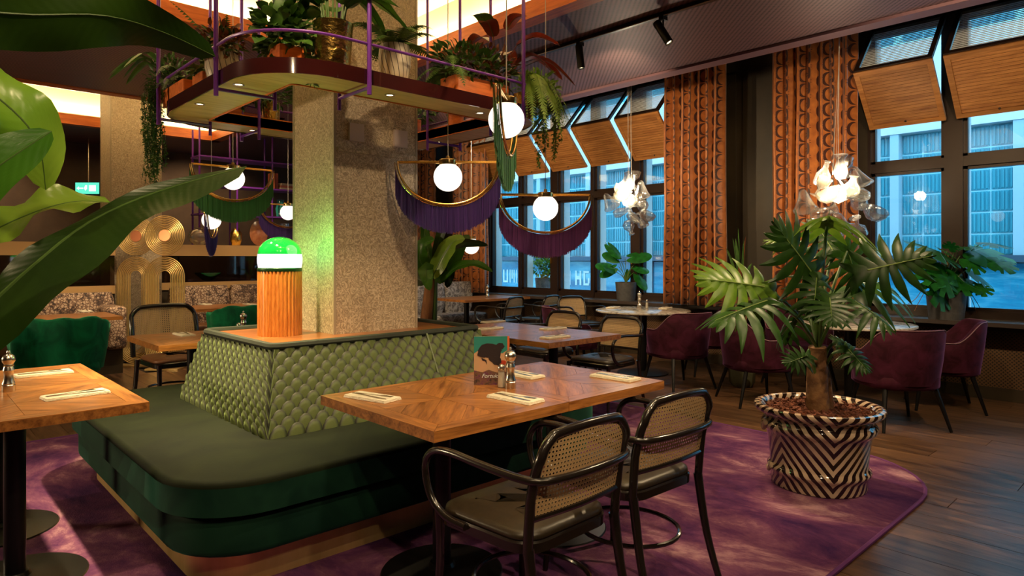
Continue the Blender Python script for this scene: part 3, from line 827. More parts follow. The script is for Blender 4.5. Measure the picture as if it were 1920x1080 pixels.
dup(cc, (4.66, 4.50, RZ_), PI / 2, 'cane armchair at the table behind the menu card, mostly hidden by it')
dup(cc, (6.42, 7.12, 0), .25, 'leftmost of the three far cane armchairs near the windows')
dup(cc, (7.08, 7.02, 0), .2, 'middle one of the three far cane armchairs near the windows')
dup(cc, (7.10, 6.12, 0), PI - .3, 'rightmost far cane armchair, below the potted bamboo on the sill')
c2 = make_cane_chair('cane-backed chair with brown leather seat before the brass sculptures', m_brownseat, 'cane side chairs', True)
c2.location = (1.83, 6.25, 0); c2.rotation_euler = (0, 0, PI + .08)
for ch in c2.children:
    if ch.name.startswith(('back_frame', 'cane_panel', 'back_rail')): ch.scale = (1.12, 1, 1.07)
c2.scale = (1.1, 1.1, 1.08)

# ------------------------------------------------------------------ upholstered tub chairs
def make_tub(name, label, cat_group, mat, pipemat, legmat, scallop=0, W=.31, top=.80, arm=.62, z0=.36):
    t = thing(name, label, 'chair', (0, 0, 0), 0, cat_group)
    n = 40; A0 = math.radians(-128); th = .05
    def top_z(a):
        f = min(1, max(0, (abs(a) - math.radians(38)) / math.radians(45))); f = f * f * (3 - 2 * f)
        z = top * (1 - f) + arm * f
        e = min(1, max(0, (abs(a) - math.radians(105)) / math.radians(23)))
        z -= e * e * .10
        if scallop: z += .020 * abs(cos(a * scallop)) - .012
        return z
    def pt(a, r, z):
        fl = 1 + .16 * (z - z0) / .4
        return Vector((r * sin(a) * fl, -r * .96 * cos(a) * fl + .0, z))
    loops = []
    for k in range(n + 1):
        a = A0 - 2 * A0 * k / n
        zt = top_z(a); ro = W; ri = W - th
        if scallop: ro = W + .014 * abs(cos(a * scallop)); 
        L = [pt(a, ri, z0), pt(a, ro, z0), pt(a, ro + .004, (z0 + zt) / 2), pt(a, ro, zt - .02), pt(a, ro - .012, zt), pt(a, ri + .012, zt), pt(a, ri, zt - .02), pt(a, ri - .004, (z0 + zt) / 2)]
        loops.append(L)
    MB().loft(loops).build('shell', mat, t, smooth=60)
    if pipemat:
        MB().tube([pt(A0 - 2 * A0 * k / n, W - .004, top_z(A0 - 2 * A0 * k / n)) for k in range(n + 1)], .004, 6).build('piping', pipemat, t, smooth=True)
    S = lambda i: [(x, y) for x, y in rrect(-W + .03 + i, -W + .03 + i, W - .03 - i, W + .0 - i, .2 - i * .5, 6)]
    MB().loft([[(x, y, z) for x, y in S(i)] for i, z in ((.02, z0 - .04), (0, z0 - .02), (0, z0 + .06), (.02, z0 + .09), (.08, z0 + .105))]).build('seat', mat, t, smooth=60)
    for sx_ in (-1, 1):
        for sy in (-1, 1):
            MB().tube([(sx_ * .20, sy * .19, z0 - .02), (sx_ * .27, sy * .265 - .02, 0)], [.021, .012] if not scallop else [.011, .009], 8).build('leg', legmat, t, smooth=30)
    return t
pl1 = make_tub('velvet_armchair', 'plum velvet tub chair whose back faces the zebra plant pot, nearest at the right table', 'plum velvet tub chairs', m_plum, m_piping, m_dark)
def face(src, x, y, tx, ty, label=None, first=False, z=0):
    rz = math.atan2(-(tx - x), ty - y)
    if first: src.location = (x, y, z); src.rotation_euler = (0, 0, rz); return src
    return dup(src, (x, y, z), rz, label)
face(pl1, 6.02, 1.80, 6.55, 2.4, first=True)
face(pl1, 7.02, 1.72, 6.7, 2.4, 'plum velvet tub chair farthest right, beside the radiator grille')
face(pl1, 5.98, 2.98, 6.6, 2.5, 'plum velvet tub chair left of the philodendron trunk, its arm towards it')
face(pl1, 7.02, 3.02, 6.6, 2.4, 'plum velvet tub chair on the window side of the right marble table')
face(pl1, 6.12, 3.93, 6.4, 4.7, 'plum velvet tub chair with its back to us at the middle marble table')
face(pl1, 5.82, 5.18, 6.5, 4.7, 'plum velvet tub chair left of the middle marble table, behind cane chairs')
face(pl1, 7.08, 4.10, 6.5, 4.7, 'dark velvet tub chair between the middle marble table and the near curtain')
gc = make_tub('scallop_armchair', 'emerald velvet scalloped tub chair in full view at far left', 'emerald scalloped tub chairs', m_greenv, None, m_brass, scallop=5.5, W=.34, top=.83, arm=.74, z0=.34)
face(gc, 1.13, 7.32, 1.2, 8.2, first=True)
face(gc, .30, 7.30, .3, 8.2, 'emerald velvet scalloped tub chair cut by the left picture edge')
face(gc, 3.00, 7.78, 3.1, 8.7, 'emerald velvet scalloped tub chair behind the dome lamp')

# ------------------------------------------------------------------ printed benches and partition
def printmat():
    t = NT('leopard_toile'); v = t.coord(); n = t.noise(v, 6, 5, .7, 2.0)
    vo = t.n('ShaderNodeTexVoronoi', Vector=v, Scale=30.0, _feature='DISTANCE_TO_EDGE').outputs[0]
    f = t.math('ADD', t.math('MULTIPLY', t.math('GREATER_THAN', n, .53), .6), t.math('MULTIPLY', t.math('LESS_THAN', vo, .12), .5))
    t.p(Base_Color=t.ramp(f, [(.1, (.46, .33, .24)), (.5, (.16, .09, .06)), (.9, (.035, .02, .018))]), Roughness=.7); return t.m
m_print = printmat()
def printmat2():
    t = NT('inky_toile'); v = t.coord(); n = t.noise(v, 7, 6, .75, 2.5)
    t.p(Base_Color=t.ramp(n, [(.40, (.60, .58, .58)), (.5, (.42, .38, .36)), (.54, (.035, .035, .06)), (.62, (.50, .46, .42))]), Roughness=.7); return t.m
m_print2 = printmat2()
def bench(label, x0, x1, y0, zt, mat, ncush, base=True):
    t = thing('printed_bench', label, 'bench', (0, 0, 0), 0, 'printed wall benches')
    MB().box(x0, y0 + .05, 0, x1, y0 + .6, .30).build('bench_base', m_pier, t)
    soft(lambda i: rrect(x0 + i, y0 + i, x1 - i, y0 + .5 - i, .05 - i * .5, 3), .30, .46, .035).build('seat_cushion', m_brownseat if mat is m_print else mat, t, smooth=50)
    w_ = (x1 - x0) / ncush
    for k in range(ncush):
        a = x0 + k * w_
        lo = []
        for j in range(7):
            z = .46 + (zt - .46) * j / 6; ins = .03 * (abs(j - 3) / 3) ** 3
            lo.append([(x, y, z) for x, y in rrect(a + .004 + ins, y0 + .38 + ins, a + w_ - .004 - ins, y0 + .56 - ins, .05, 3)])
        MB().loft(lo).build('back_cushion', mat, t, smooth=60)
    return t
b1 = bench('brown printed bench along the partition at far left', -1.2, 2.0, 8.85, .95, m_print, 4)
soft(lambda i: rrect(1.80 + i, 8.75 + i, 2.02 - i, 9.42 - i, .06 - i * .5, 3), .30, .80, .05).build('arm', m_print, b1, smooth=50)
bench('brown printed bench right of the brass sculptures', 2.75, 5.2, 9.35, .98, m_print, 3)
b3 = bench('black and white printed bench by the far windows', 4.9, 7.3, 8.35, .97, m_print2, 4)
pt_ = thing('glazed_partition', 'low partition with beige rails and glass behind the printed benches', 'partition', (0, 0, 0))
m_rail = plain('beige_rail', (.42, .25, .10), .5); m_smoke = clear('smoked_glass', (.45, .38, .33), .12, .03)
for (x0, x1, y) in ((-2.9, 2.05, 9.52), (2.7, 5.6, 10.1)):
    MB().box(x0, y, 0, x1, y + .12, .92).build('panel', m_pier, pt_)
    MB().box(x0, y - .03, .92, x1, y + .25, 1.02).build('rail', m_rail, pt_)
    MB().box(x0, y - .03, 1.40, x1, y + .25, 1.56).build('rail', m_rail, pt_)
    MB().box(x0, y + .02, 1.02, x1, y + .03, 1.40).build('pane', m_smoke, pt_)
    for q in range(4): MB().tube([(x0 + .3 + q * .8, y + .1, 1.02), (x0 + .3 + q * .8, y + .1, 1.40)], .012, 8).build('post', m_brass, pt_)

# ------------------------------------------------------------------ track and spotlights
trk = thing('light_track', 'black lighting track along the perforated ceiling', 'light track', (4.42, 0, 0))
MB().box(-.02, -1.5, CZ - .035, .02, 9.0, CZ - .001).build('rail', m_dark, trk)
stuff_m = plain('pale_cable', (.5, .45, .4), .5)
MB().tube([(-.022, -1.5, CZ - .036), (-.022, 9.0, CZ - .036)], .004, 6).build('edge_strip', stuff_m, trk)
def track_spot(x, y, tgt, label, power=60, cone=50, col=WARM):
    t = thing('track_spotlight', label, 'spotlight', (x, y, CZ - .035), 0, 'track spotlights')
    d = (Vector(tgt) - Vector((x, y, CZ - .16))).normalized()
    m = frame((0, 0, -.13), -d, (0, 1, 0) if abs(d.z) > .9 else (0, 0, 1))
    MB().box(-.03, -.02, -.03, .03, .02, 0).tube([(0, 0, -.02), (0, 0, -.12)], .008, 8).build('bracket', m_dark, t)
    R_ = m @ RY(PI / 2)
    MB().lathe([(.0, .11), (.030, .11), (.033, .10), (.033, -.10), (.026, -.10), (.024, -.085), (0, -.085)], 20, m=R_).build('body', m_dark, t, smooth=30)
    MB().lathe([(.0, -.088), (.023, -.088)], 16, m=R_).build('lens', m_lamp, t)
    e = Vector((x, y, CZ - .165)) + d * .13
    light('track_spot_light', 'SPOT', e, power, col, tgt, size=.02, spot=cone, blend=.7)
track_spot(4.42, 3.83, (4.6, 3.6, .5), 'track spotlight pointing straight down, nearer the shelf plants', 90, 70)
track_spot(4.42, 2.97, (4.9, 1.2, 0), 'tilted track spotlight in front of the perforated ceiling, right one', 200, 60)
track_spot(4.42, 1.2, (2.4, 2.4, .75), 'added fill spotlight on the track outside the picture, aimed at the near table', 160, 50)  # this head and the two below are added as fill light
track_spot(4.42, 5.6, (6.5, 6.2, .7), 'added fill spotlight on the track behind the shelf plants, aimed at the far cane chairs', 160, 75)
track_spot(4.42, .2, (6.3, 2.0, .5), 'added fill spotlight on the track outside the picture, aimed at the right armchairs', 160, 60)

CE = bpy.data.objects['ceiling']
def downlight_or_fill(x, y, z, power, tgt=None, cone=80, parent=None, col=WARM):
    if parent is CE and (x > 4.5 or y > 5.5): parent = None
    if x > 4.5: x = 4.48; z = CZ - .28  # bare fill spots on the track line, no lamp body
    mb = MB().lathe([(.030, 0), (.030, -.004), (.020, -.004), (.019, .001)], 16, (x, y, z))
    mb2 = MB().lathe([(0, -.001), (.019, -.001)], 14, (x, y, z))
    if parent:
        mb.build('downlight', m_steel, parent); mb2.build('downlight_lens', m_lamp, parent)
    light('downlight_or_fill_light', 'SPOT', (x, y, z - .012), power, col, tgt or (x, y, 0), size=.04, spot=cone, blend=.7)
for (x, y, pw_, tg, cn) in ((.1, -.6, 150, (1.6, 1.6, .65), 60), (1.5, -.9, 140, (2.6, 1.6, .7), 60), (-.9, .6, 90, (.9, 3.0, .4), 70), (2.9, -.4, 150, (4.1, 1.6, 1.1), 50), (5.2, -.6, 70, (6.6, 1.8, .7), 60), (1.6, 1.2, 90, (1.65, 2.2, .7), 60), (2.6, .9, 120, (2.5, 2.0, .7), 55), (.25, 2.6, 110, (.35, 3.7, .75), 60), (-.3, 4.8, 70, (-.1, 3.9, 0), 80), (4.9, .6, 80, (4.2, 1.4, .9), 50),
                            (.3, 6.9, 160, (.8, 8.4, .8), 70), (1.5, 7.4, 130, (1.2, 8.2, .7), 70), (3.2, 7.2, 90, (2.6, 8.8, .7), 75), (4.6, 8.0, 90, (4.4, 9.3, .8), 80), (5.5, 7.0, 110, (6.0, 8.2, .8), 80),
                            (2.2, 6.9, 230, (2.4, 9.3, 1.0), 45), (.5, 4.6, 90, (1.8, 6.4, .6), 45), (.5, .6, 110, (.9, 2.3, .2), 70), (5.4, 4.2, 90, (6.7, 4.3, 1.0), 80), (5.5, 1.6, 110, (7.2, 3.0, 1.4), 80), (5.5, 5.6, 90, (7.2, 4.5, 1.8), 80), (5.4, 2.4, 90, (4.5, 2.2, 0), 70), (4.9, 3.4, 135, (7.4, 5.9, 3.0), 60), (4.9, .6, 130, (7.4, 1.9, 3.0), 60), (4.9, 6.4, 150, (7.4, 7.6, 2.9), 60), (1.2, 2.5, 80, (2.2, 3.7, 1.6), 60), (3.4, 11.6, 160, (4.2, 13, 1.6), 90), (1.0, 11.6, 130, (.8, 13, 1.5), 90), (3.4, 9.6, 120, (4.3, 10.3, 1.6), 60), (2.9, 1.6, 110, (2.3, 3.7, 1.5), 45)):
    downlight_or_fill(x, y, CZ, pw_, tg, cn, CE)  # ceiling spots added as fill for the room, many without a fixture

# ------------------------------------------------------------------ hanging shelf ring
hs = thing('hanging_shelf', 'suspended ring shelf with purple railings round the grey column', 'shelf', (0, 0, 0))
HX0, HX1, HY0, HY1, HW = 1.28, 3.35, 3.10, 4.96, .285
SZ = 2.30; ST = SZ + .07
def hpath(i, n=10): return rrect(HX0 + i, HY0 + i, HX1 - i, HY1 - i, .42 - i, n)
def ipath(i, n=10): return rrect(HX0 + HW + i, HY0 + HW + i, HX1 - HW - i, HY1 - HW - i, .04, n)
o_, i_ = hpath(.006), ipath(0)
MB().loft([[(x, y, SZ) for x, y in i_], [(x, y, SZ) for x, y in o_], [(x, y, ST - .004) for x, y in o_], [(x, y, ST - .004) for x, y in i_], [(x, y, SZ) for x, y in i_]], caps=False).build('shelf_board', m_shelfwood, hs)
for nm, fp, a, b in (('outer_fascia', hpath, 0, .008), ('inner_fascia', ipath, -.008, .0)):
    p0, p1 = fp(a), fp(b)
    MB().loft([[(x, y, SZ - .006) for x, y in p0], [(x, y, SZ - .006) for x, y in p1], [(x, y, ST + .003) for x, y in p1], [(x, y, ST + .003) for x, y in p0], [(x, y, SZ - .006) for x, y in p0]], caps=False).build(nm, m_fascia if nm[0] == 'o' else m_orange, hs, smooth=40)
MB().tube([(x, y, 2.505) for x, y in hpath(-.010)], .0085, 8, closed=True).build('railing', m_purple, hs, smooth=True)
for (x, y, ix, iy) in ((HX0, 3.67, HX0 + .31, 3.67), (HX0, 4.72, HX0 + .31, 4.72), (1.854, HY0, 1.854, HY0 + .31), (3.0, HY0, 3.0, HY0 + .31), (HX1, 4.2, HX1 - .31, 4.2), (1.9, HY1, 1.9, HY1 - .31), (2.95, HY1, 2.95, HY1 - .31)):
    ox = -.014 if x == HX0 else (.014 if x == HX1 else 0); oy = -.014 if y == HY0 else (.014 if y == HY1 else 0)
    MB().tube([(x + ox, y + oy, 2.235), (x + ox, y + oy, 3.79)], .0125, 10).build('outer_post', m_purple, hs, smooth=True)
    MB().tube([(ix, iy, 2.205), (ix, iy, 3.79)], .0105, 10).build('inner_post', m_purple, hs, smooth=True)
    MB().tube([(x + ox, y + oy, 2.272), (ix, iy, 2.272)], .010, 8).build('bracket', m_purple, hs, smooth=True)
for (x, y, pw_) in ((1.36, 3.60, 290), (1.36, 4.22, 290), (2.08, 3.24, 5), (2.76, 3.24, 5), (3.20, 4.28, 12), (1.92, 4.82, 12), (2.75, 4.82, 12)):
    downlight_or_fill(x, y, SZ, pw_, (x - .05, y, .5) if x < 1.4 else None, 75, hs, (1, .78, .40))

# ------------------------------------------------------------------ crescent pendants
def make_pendant(label, fmat, cordlen):
    t = thing('crescent_pendant', label, 'pendant lamp', (0, 0, 0), 0, 'crescent fringe pendants')
    MB().lathe([(.0925 * cos(a), .0925 * sin(a)) for a in [-PI / 2 + PI * k / 16 for k in range(17)]], 28).build('globe', m_globe, t, smooth=True)
    MB().lathe([(.0, .078), (.055, .078), (.057, .086), (.057, .108), (.05, .113), (.014, .115), (.012, .135), (0, .137)], 20).build('socket', m_brass, t, smooth=30)
    MB().tube([(-.325, 0, .098), (.325, 0, .098)], .0062, 8).tube([(-.325, -.014, .088), (.325, -.014, .088)], .004, 8).build('cross_bar', m_brass, t, smooth=True)
    az = lambda x: .09 - .275 * math.sqrt(max(0, 1 - (x / .33) ** 2))
    arc = lambda y, s: [(.325 * s * cos(a), y, .095 - .275 * s * sin(a)) for a in [PI * k / 40 for k in range(41)]]
    MB().tube(arc(-.016, .985), .0065, 8).tube(arc(.010, 1.0), .0065, 8).build('crescent_frame', m_brass, t, smooth=True)
    MB().tube(arc(-.008, 1.045), .0028, 6).build('fringe_rail', m_brass, t, smooth=True)
    f = MB(); rnd = random.Random(3)
    for k in range(330):
        x = -.337 + .674 * (k + rnd.random() * .6) / 330
        s = math.sqrt(max(0, 1 - (x / .342) ** 2))
        zt = .095 - .285 * math.sqrt(max(0, 1 - (x / .340) ** 2)); zb = -.075 - .285 * s + rnd.uniform(-.006, .006)
        y = rnd.uniform(-.012, .012); q = .0016; dx = rnd.uniform(-.003, .003)
        a = [(x - q, y, zt), (x + q, y - .001, zt), (x, y + q, zt)]; b = [(p_[0] + dx, p_[1], zb) for p_ in a]
        f.add(a + b, [(0, 1, 4, 3), (1, 2, 5, 4), (2, 0, 3, 5), (3, 4, 5)])
    rows = []
    for q in range(7):
        row = []
        for k in range(41):
            x = -.335 + .67 * k / 40
            zt = .093 - .285 * math.sqrt(max(0, 1 - (x / .340) ** 2)); zb = -.070 - .283 * math.sqrt(max(0, 1 - (x / .342) ** 2))
            row.append((x, .004 * sin(k * 2.3), zt + (zb - zt) * q / 6))
        rows.append(row)
    f.grid(rows)
    stuff(f.build('fringe', fmat, t))
    MB().tube([(0, 0, .13), (0, 0, cordlen)], .0028, 6).build('cord', stuff_m, t)
    return t
pens = []
def place_pendant(label, fmat, x, y, z, rz, top):
    t = make_pendant(label, fmat, top - z); t.location = (x, y, z); t.rotation_euler = (0, 0, rz); return t
V0 = math.radians(-43.2)
place_pendant('purple fringed crescent pendant with globe, in front of the grey column', m_purplef, 2.60, 3.37, 1.884, V0, 3.79)
place_pendant('dark green fringed crescent pendant seen edge-on, highest globe', m_greenf, 2.28, 2.47, 2.067, math.radians(39), 3.79)
place_pendant('violet fringed crescent pendant before the middle windows', m_violetf, 3.44, 3.31, 1.726, V0 + .05, 3.79)
place_pendant('green fringed crescent pendant left of the column, crossed by the banana leaf', m_greenf, 2.05, 5.55, 2.02, -.02, 3.79)
place_pendant('small purple crescent pendant seen edge-on, above the far bench', m_purplef, 2.36, 6.97, 1.75, math.radians(62), CZ)
place_pendant('purple crescent pendant cut by the column, above the dome lamp', m_purplef, 3.50, 7.70, 1.92, -.2, CZ)
gp = thing('globe_pendant', 'plain white globe pendant behind the indoor banana plant', 'pendant lamp', (4.85, 5.85, 1.505))
MB().lathe([(.0925 * cos(a), .0925 * sin(a)) for a in [-PI / 2 + PI * k / 16 for k in range(17)]], 28).build('globe', m_globe, gp, smooth=True)
MB().lathe([(0, .08), (.05, .08), (.05, .11), (0, .115)], 16).build('socket', m_brass, gp); MB().tube([(0, 0, .11), (0, 0, CZ - 1.505)], .0028, 6).build('cord', stuff_m, gp)

# ------------------------------------------------------------------ blown glass chandeliers
PROF = {
 'bottle': [(.0, 0), (.05, .0), (.058, .02), (.055, .09), (.022, .14), (.018, .18), (.026, .195), (.02, .2)],
 'bell': [(.012, .17), (.03, .15), (.045, .10), (.075, .03), (.095, .0), (.09, -.012), (.02, -.01)],
 'bowl': [(0, 0), (.05, .012), (.085, .05), (.095, .09), (.092, .10), (.075, .055), (.04, .02)],
 'bulb': [(0, 0), (.04, .01), (.065, .045), (.06, .085), (.03, .12), (.02, .15), (.035, .165), (.03, .17)],
 'vase': [(0, 0), (.035, 0), (.055, .05), (.04, .11), (.03, .15), (.055, .19), (.05, .195)],
 'goblet': [(.045, 0), (.012, .012), (.01, .06), (.05, .10), (.055, .16), (.05, .16), (.045, .105)]}
def chandelier(label, c, s, seed):
    t = thing('glass_chandelier', label, 'chandelier', c, 0, 'blown glass cluster chandeliers')
    rnd = random.Random(seed); ks = list(PROF)
    spots = [(-.30, 0, -.12, 'bell', 0), (-.16, .02, .10, 'bottle', .2), (.02, 0, .16, 'vase', -.1), (.22, .02, .10, 'bell', -.35), (.27, .05, -.10, 'bulb', -.9), (.30, 0, -.22, 'bowl', .5), (-.24, -.06, .0, 'goblet', .5),
             (.05, -.10, -.02, 'bulb', .1), (-.10, -.10, -.06, 'bowl', -.3), (.12, -.06, -.20, 'goblet', 2.6), (-.05, 0, -.30, 'bulb', 3.0), (.16, .1, .02, 'bottle', -.6), (-.20, .1, -.18, 'vase', 1.2), (.10, .08, .20, 'goblet', .3), (-.02, .1, -.16, 'vase', 2.2), (.24, -.05, .0, 'vase', -1.5)]
    for k, (x, y, z, ty, tl) in enumerate(spots):
        if seed == 2: x, y, z, tl = x * .8 + rnd.uniform(-.04, .04), y, z * .9 + rnd.uniform(-.05, .05), tl + rnd.uniform(-.5, .5)
        m = RZ(V0) @ T(x * s, y * s, z * s) @ RY(tl) @ RX(rnd.uniform(-.4, .4)) @ Matrix.Scale(s * 1.15, 4)
        MB().lathe(PROF[ty], 18, m=m).build('glass_vessel', m_amber if k in (7, 8, 6) else m_crystal, t, smooth=50)
    MB().lathe([(0, -.05), (.06, -.02), (.08, .03), (.06, .10), (0, .13)], 16, m=T(0, 0, -.02)).build('glowing_bulb', emit('chandelier_glow', (1, .88, .62), 4) if 'chandelier_glow' not in bpy.data.materials else bpy.data.materials['chandelier_glow'], t, smooth=True)
    for k in range(4):
        MB().tube([(rnd.uniform(-.05, .05), rnd.uniform(-.05, .05), .2 * s), (rnd.uniform(-.04, .04), rnd.uniform(-.04, .04), 4.08 - c[2])], .002, 5).build('cord', stuff_m, t)
    light('chandelier_light', 'POINT', (c[0] - .02, c[1], c[2] + .17), 30, (1, .82, .56), size=.06)
chandelier('clear blown glass chandelier above the big philodendron', P(1572, 368, 6.3), 1.05, 1)
chandelier('clear blown glass chandelier before the middle windows, beside the violet pendant', P(1178, 378, 7.9), .95, 2)

# ------------------------------------------------------------------ tableware
def outline(mb, pts, z0, z1): mb.prism(pts, z0, z1)
def fork_mesh():
    mb = MB(); mb.prism([(-.10, -.005), (-.02, -.0022), (.03, -.0025), (.045, -.010), (.058, -.011), (.058, .011), (.045, .010), (.03, .0025), (-.02, .0022), (-.10, .005)], 0, .0018)
    for k in range(4): mb.box(.057, -.011 + k * .0065, 0, .095, -.0085 + k * .0065, .0018)
    return mb.mesh('fork', m_cutlery)
def knife_mesh():
    return MB().prism([(-.11, -.006), (0, -.005), (.005, -.008), (.07, -.010), (.095, -.006), (.108, .002), (.10, .005), (-.11, .006)], 0, .0022).mesh('knife', m_cutlery)
fm, km = fork_mesh(), knife_mesh()
def napmesh():
    mb = MB(); rows = lambda L, W, z, s: [(x, y, z) for x, y in rrect(-L / 2, -W / 2, L / 2, W / 2, .006, 2)]
    for k, (L, W, z) in enumerate(((.245, .105, 0), (.243, .103, .0042), (.240, .098, .0084))):
        mb.loft([rows(L, W, z, 0), rows(L + .003, W + .003, z + .0018, 0), rows(L, W, z + .0038, 0)])
    return mb.mesh('napkin', m_napkin, 50)
nm_ = napmesh()
def setting(place, x, y, z, rz, cutlery=True, s=1.0):
    o = put('napkin', nm_, None, (x, y, z), rz); o.scale = (s, s, 1); tag(o, 'cream folded napkin ' + place, 'napkin', 'folded napkins')
    if cutlery:
        f = put('fork', fm, None, (x - sin(rz) * .016 - .012 * cos(rz), y + cos(rz) * .016, z + .0124), rz + .12); tag(f, 'steel fork on the napkin ' + place, 'fork', 'forks')
        k = put('knife', km, None, (x + sin(rz) * .018, y - cos(rz) * .018, z + .0124), rz - .10); tag(k, 'steel knife on the napkin ' + place, 'knife', 'knives')
TZ = .75 + RZ_ * .4
for (px, py, rz, pl_) in ((698, 747, -PI / 2 + .25, 'at the sofa end of the near table'), (966, 749, -PI / 2 + .10, 'nearest the pepper mill, at the near cane chair'), (1153, 709, -PI / 2 + .06, 'at the right end of the near table'),
                          (978, 704, -PI / 2, 'half hidden behind the pepper mill'), (82, 702, .05, 'beside the pepper mill on the left table'), (142, 742, .10, 'nearest the corner of the left table'),
                          (925, 604, .05, 'at the far edge of the table behind the menu card'), (918, 617, 0.02, 'just above the menu card on the middle table'), (1037, 617, 0, 'in front of the left cane chair on the middle table'), (1041, 633, 0, 'at the near corner of the middle table')):
    q = G(px, py, TZ); setting(pl_, q.x, q.y, TZ, rz)
for (px, py, z, pl_) in ((50, 585, .75, 'left one on the far left bench table'), (160, 584, .75, 'right one on the far left bench table'), (385, 571, .75, 'left one on the table before the brown bench'), (468, 571, .75, 'on the bench table beside the dome lamp'),
                         (985, 551, .75, 'at the middle far cane chair'), (1150, 577, .752, 'left one on the middle marble table'), (1248, 578, .752, 'right one on the middle marble table'), (1540, 603, .752, 'left one on the right marble table')):
    q = G(px, py, z); setting(pl_, q.x, q.y, z, .3 if z == .752 else PI / 2, True)
q = G(345, 628, TZ); setting('on the small table before the brass sculptures', q.x, q.y, TZ, PI / 2)
def mill(label, loc, s=1.0, first=[None]):
    if first[0] is None:
        t = thing('pepper_mill', label, 'pepper mill', loc, 0, 'steel pepper mills')
        MB().lathe([(0, 0), (.026, 0), (.027, .004), (.027, .03), (.024, .034), (.026, .038), (.022, .05), (.018, .075), (.021, .095), (.023, .100), (.021, .108), (.018, .118), (.022, .122), (.0, .123)], 28).build('body', m_steel, t, smooth=35)
        MB().lathe([(0, .122), (.016, .124), (.019, .130), (.026, .142), (.027, .155), (.022, .168), (.010, .176), (0, .178)], 28).build('head', m_steel, t, smooth=50)
        MB().lathe([(0, .177), (.005, .178), (.008, .184), (.006, .191), (0, .193)], 14).build('knob', m_steel, t, smooth=True)
        first[0] = t
    else: t = dup(first[0], loc, 0, label)
    t.scale = (s, s, s); return t
q = G(957, 728, TZ); mill('steel pepper mill beside the menu card on the near table', (q.x, q.y, TZ))
q = G(16, 734, TZ); mill('steel pepper mill on the left table', (q.x, q.y, TZ), .97)
q = G(1199, 578, .752); mill('steel pepper mill on the middle marble table', (q.x, q.y, .752), 1.1)
q = G(368, 640, TZ); mill('steel pepper mill by the sofa corner, on the small table beyond the island', (2.02, 5.25, TZ), 1.0)
q = G(921, 560, .75); mill('tiny far pepper mill by the leftmost far cane chair', (6.75, 7.75, .75), 1.1)
def shaker(label, loc, first=[None]):
    if first[0] is None:
        t = thing('salt_shaker', label, 'salt shaker', loc, 0, 'glass salt shakers')
        MB().lathe([(0, 0), (.018, 0), (.019, .004), (.016, .08), (.015, .085)], 18).build('glass_body', m_crystal, t, smooth=40)
        MB().lathe([(0, .003), (.016, .003), (.014, .070), (0, .071)], 16).build('salt', plain('salt', (.75, .70, .60), .9), t, smooth=40)
        MB().lathe([(.0165, .083), (.0175, .086), (.0165, .10), (.010, .108), (0, .110)], 18).build('cap', m_steel, t, smooth=40)
        first[0] = t; return t
    return dup(first[0], loc, 0, label)
q = G(940, 726, TZ); shaker('glass salt shaker between the menu card and the pepper mill', (q.x, q.y, TZ))
q = G(1213, 578, .752); shaker('glass salt shaker on the middle marble table', (q.x, q.y, .752))
shaker('glass salt shaker by the sofa corner, on the small table beyond the island', (1.95, 5.16, TZ))

# menu card
q = G(920, 721, TZ)
mc = thing('menu_card', 'upright menu card with dark haired figure picture on the near table', 'menu', q, math.radians(-40))
W, H = .080, .232
MB().box(-W, -.004, 0, W, .004, H).build('cover', plain('menu_board', (.30, .20, .13), .5), mc)
MB().box(W, -.005, 0, W + .010, .006, H).build('spine', plain('menu_spine', (.55, .11, .03), .4), mc)
MB().box(-W, -.0048, .055, W, -.004, H).build('picture_ground', speckle('menu_peach', [(.3, (.42, .30, .17)), (.7, (.55, .30, .18))], 9, .4, 0), mc)
tl = MB().prism([(-W, .150), (-.055, .168), (-.02, .165), (.03, .160), (.055, .15), (W, .165), (W, H), (-W, H)], 0, .0006)
mtx = lambda mb: setattr(mb, 'v', [(x, -.0048 - z, y) for x, y, z in mb.v]) or mb
mtx(tl).build('picture_sky', plain('menu_teal', (.02, .20, .18), .4), mc)
def blob(c, rx, rz_, n=14, a=0, seed=0):
    r = random.Random(seed); return [(c[0] + rx * (1 + r.uniform(-.12, .12)) * cos(2 * PI * k / n), c[1] + rz_ * (1 + r.uniform(-.12, .12)) * sin(2 * PI * k / n)) for k in range(n)]
mb = MB()
for k, (c_, a, b) in enumerate((((-.005, .165), .055, .034), ((.018, .140), .032, .036), ((.045, .185), .02, .016), ((.030, .115), .022, .022), ((-.035, .150), .03, .018))): mb.prism(blob(c_, a, b, seed=k), .0006 + k * .0003, .0012 + k * .0003)
mb.prism([(-.045, .13), (-.02, .118), (-.018, .095), (-.026, .112), (-.04, .116)], .0006, .0012)
mtx(mb).build('figure_hair', plain('menu_dark_hair', (.020, .014, .018), .4), mc)
mb = MB().prism([(-W, 0), (W, 0), (W, .062), (.03, .058), (-.01, .072), (-.04, .060), (-W, .070)], .0, .001)
mtx(mb).build('floral_band', speckle('menu_floral', [(.35, (.03, .02, .025)), (.5, (.16, .08, .05)), (.65, (.10, .02, .08))], 60, .4, 0), mc)
mtx(MB().prism(blob((.058, .105), .016, .012, seed=5), .0006, .0014)).build('red_flower', plain('menu_red', (.45, .05, .02), .4), mc)
try:
    fc = bpy.data.curves.new('script', 'FONT'); fc.body = 'Fortuloo'; fc.size = .027; fc.shear = .35; fc.extrude = .0004; fc.align_x = 'CENTER'
    to = bpy.data.objects.new('tmp_script', fc); COL.objects.link(to); bpy.context.view_layer.update()
    me = bpy.data.meshes.new_from_object(to); bpy.data.objects.remove(to); me.materials.clear(); me.materials.append(m_whitepaint)
    o = put('script_title', me, mc, (.004, -.0070, .034)); o.rotation_euler = (PI / 2, 0, 0)
except Exception as e: print('text', e)

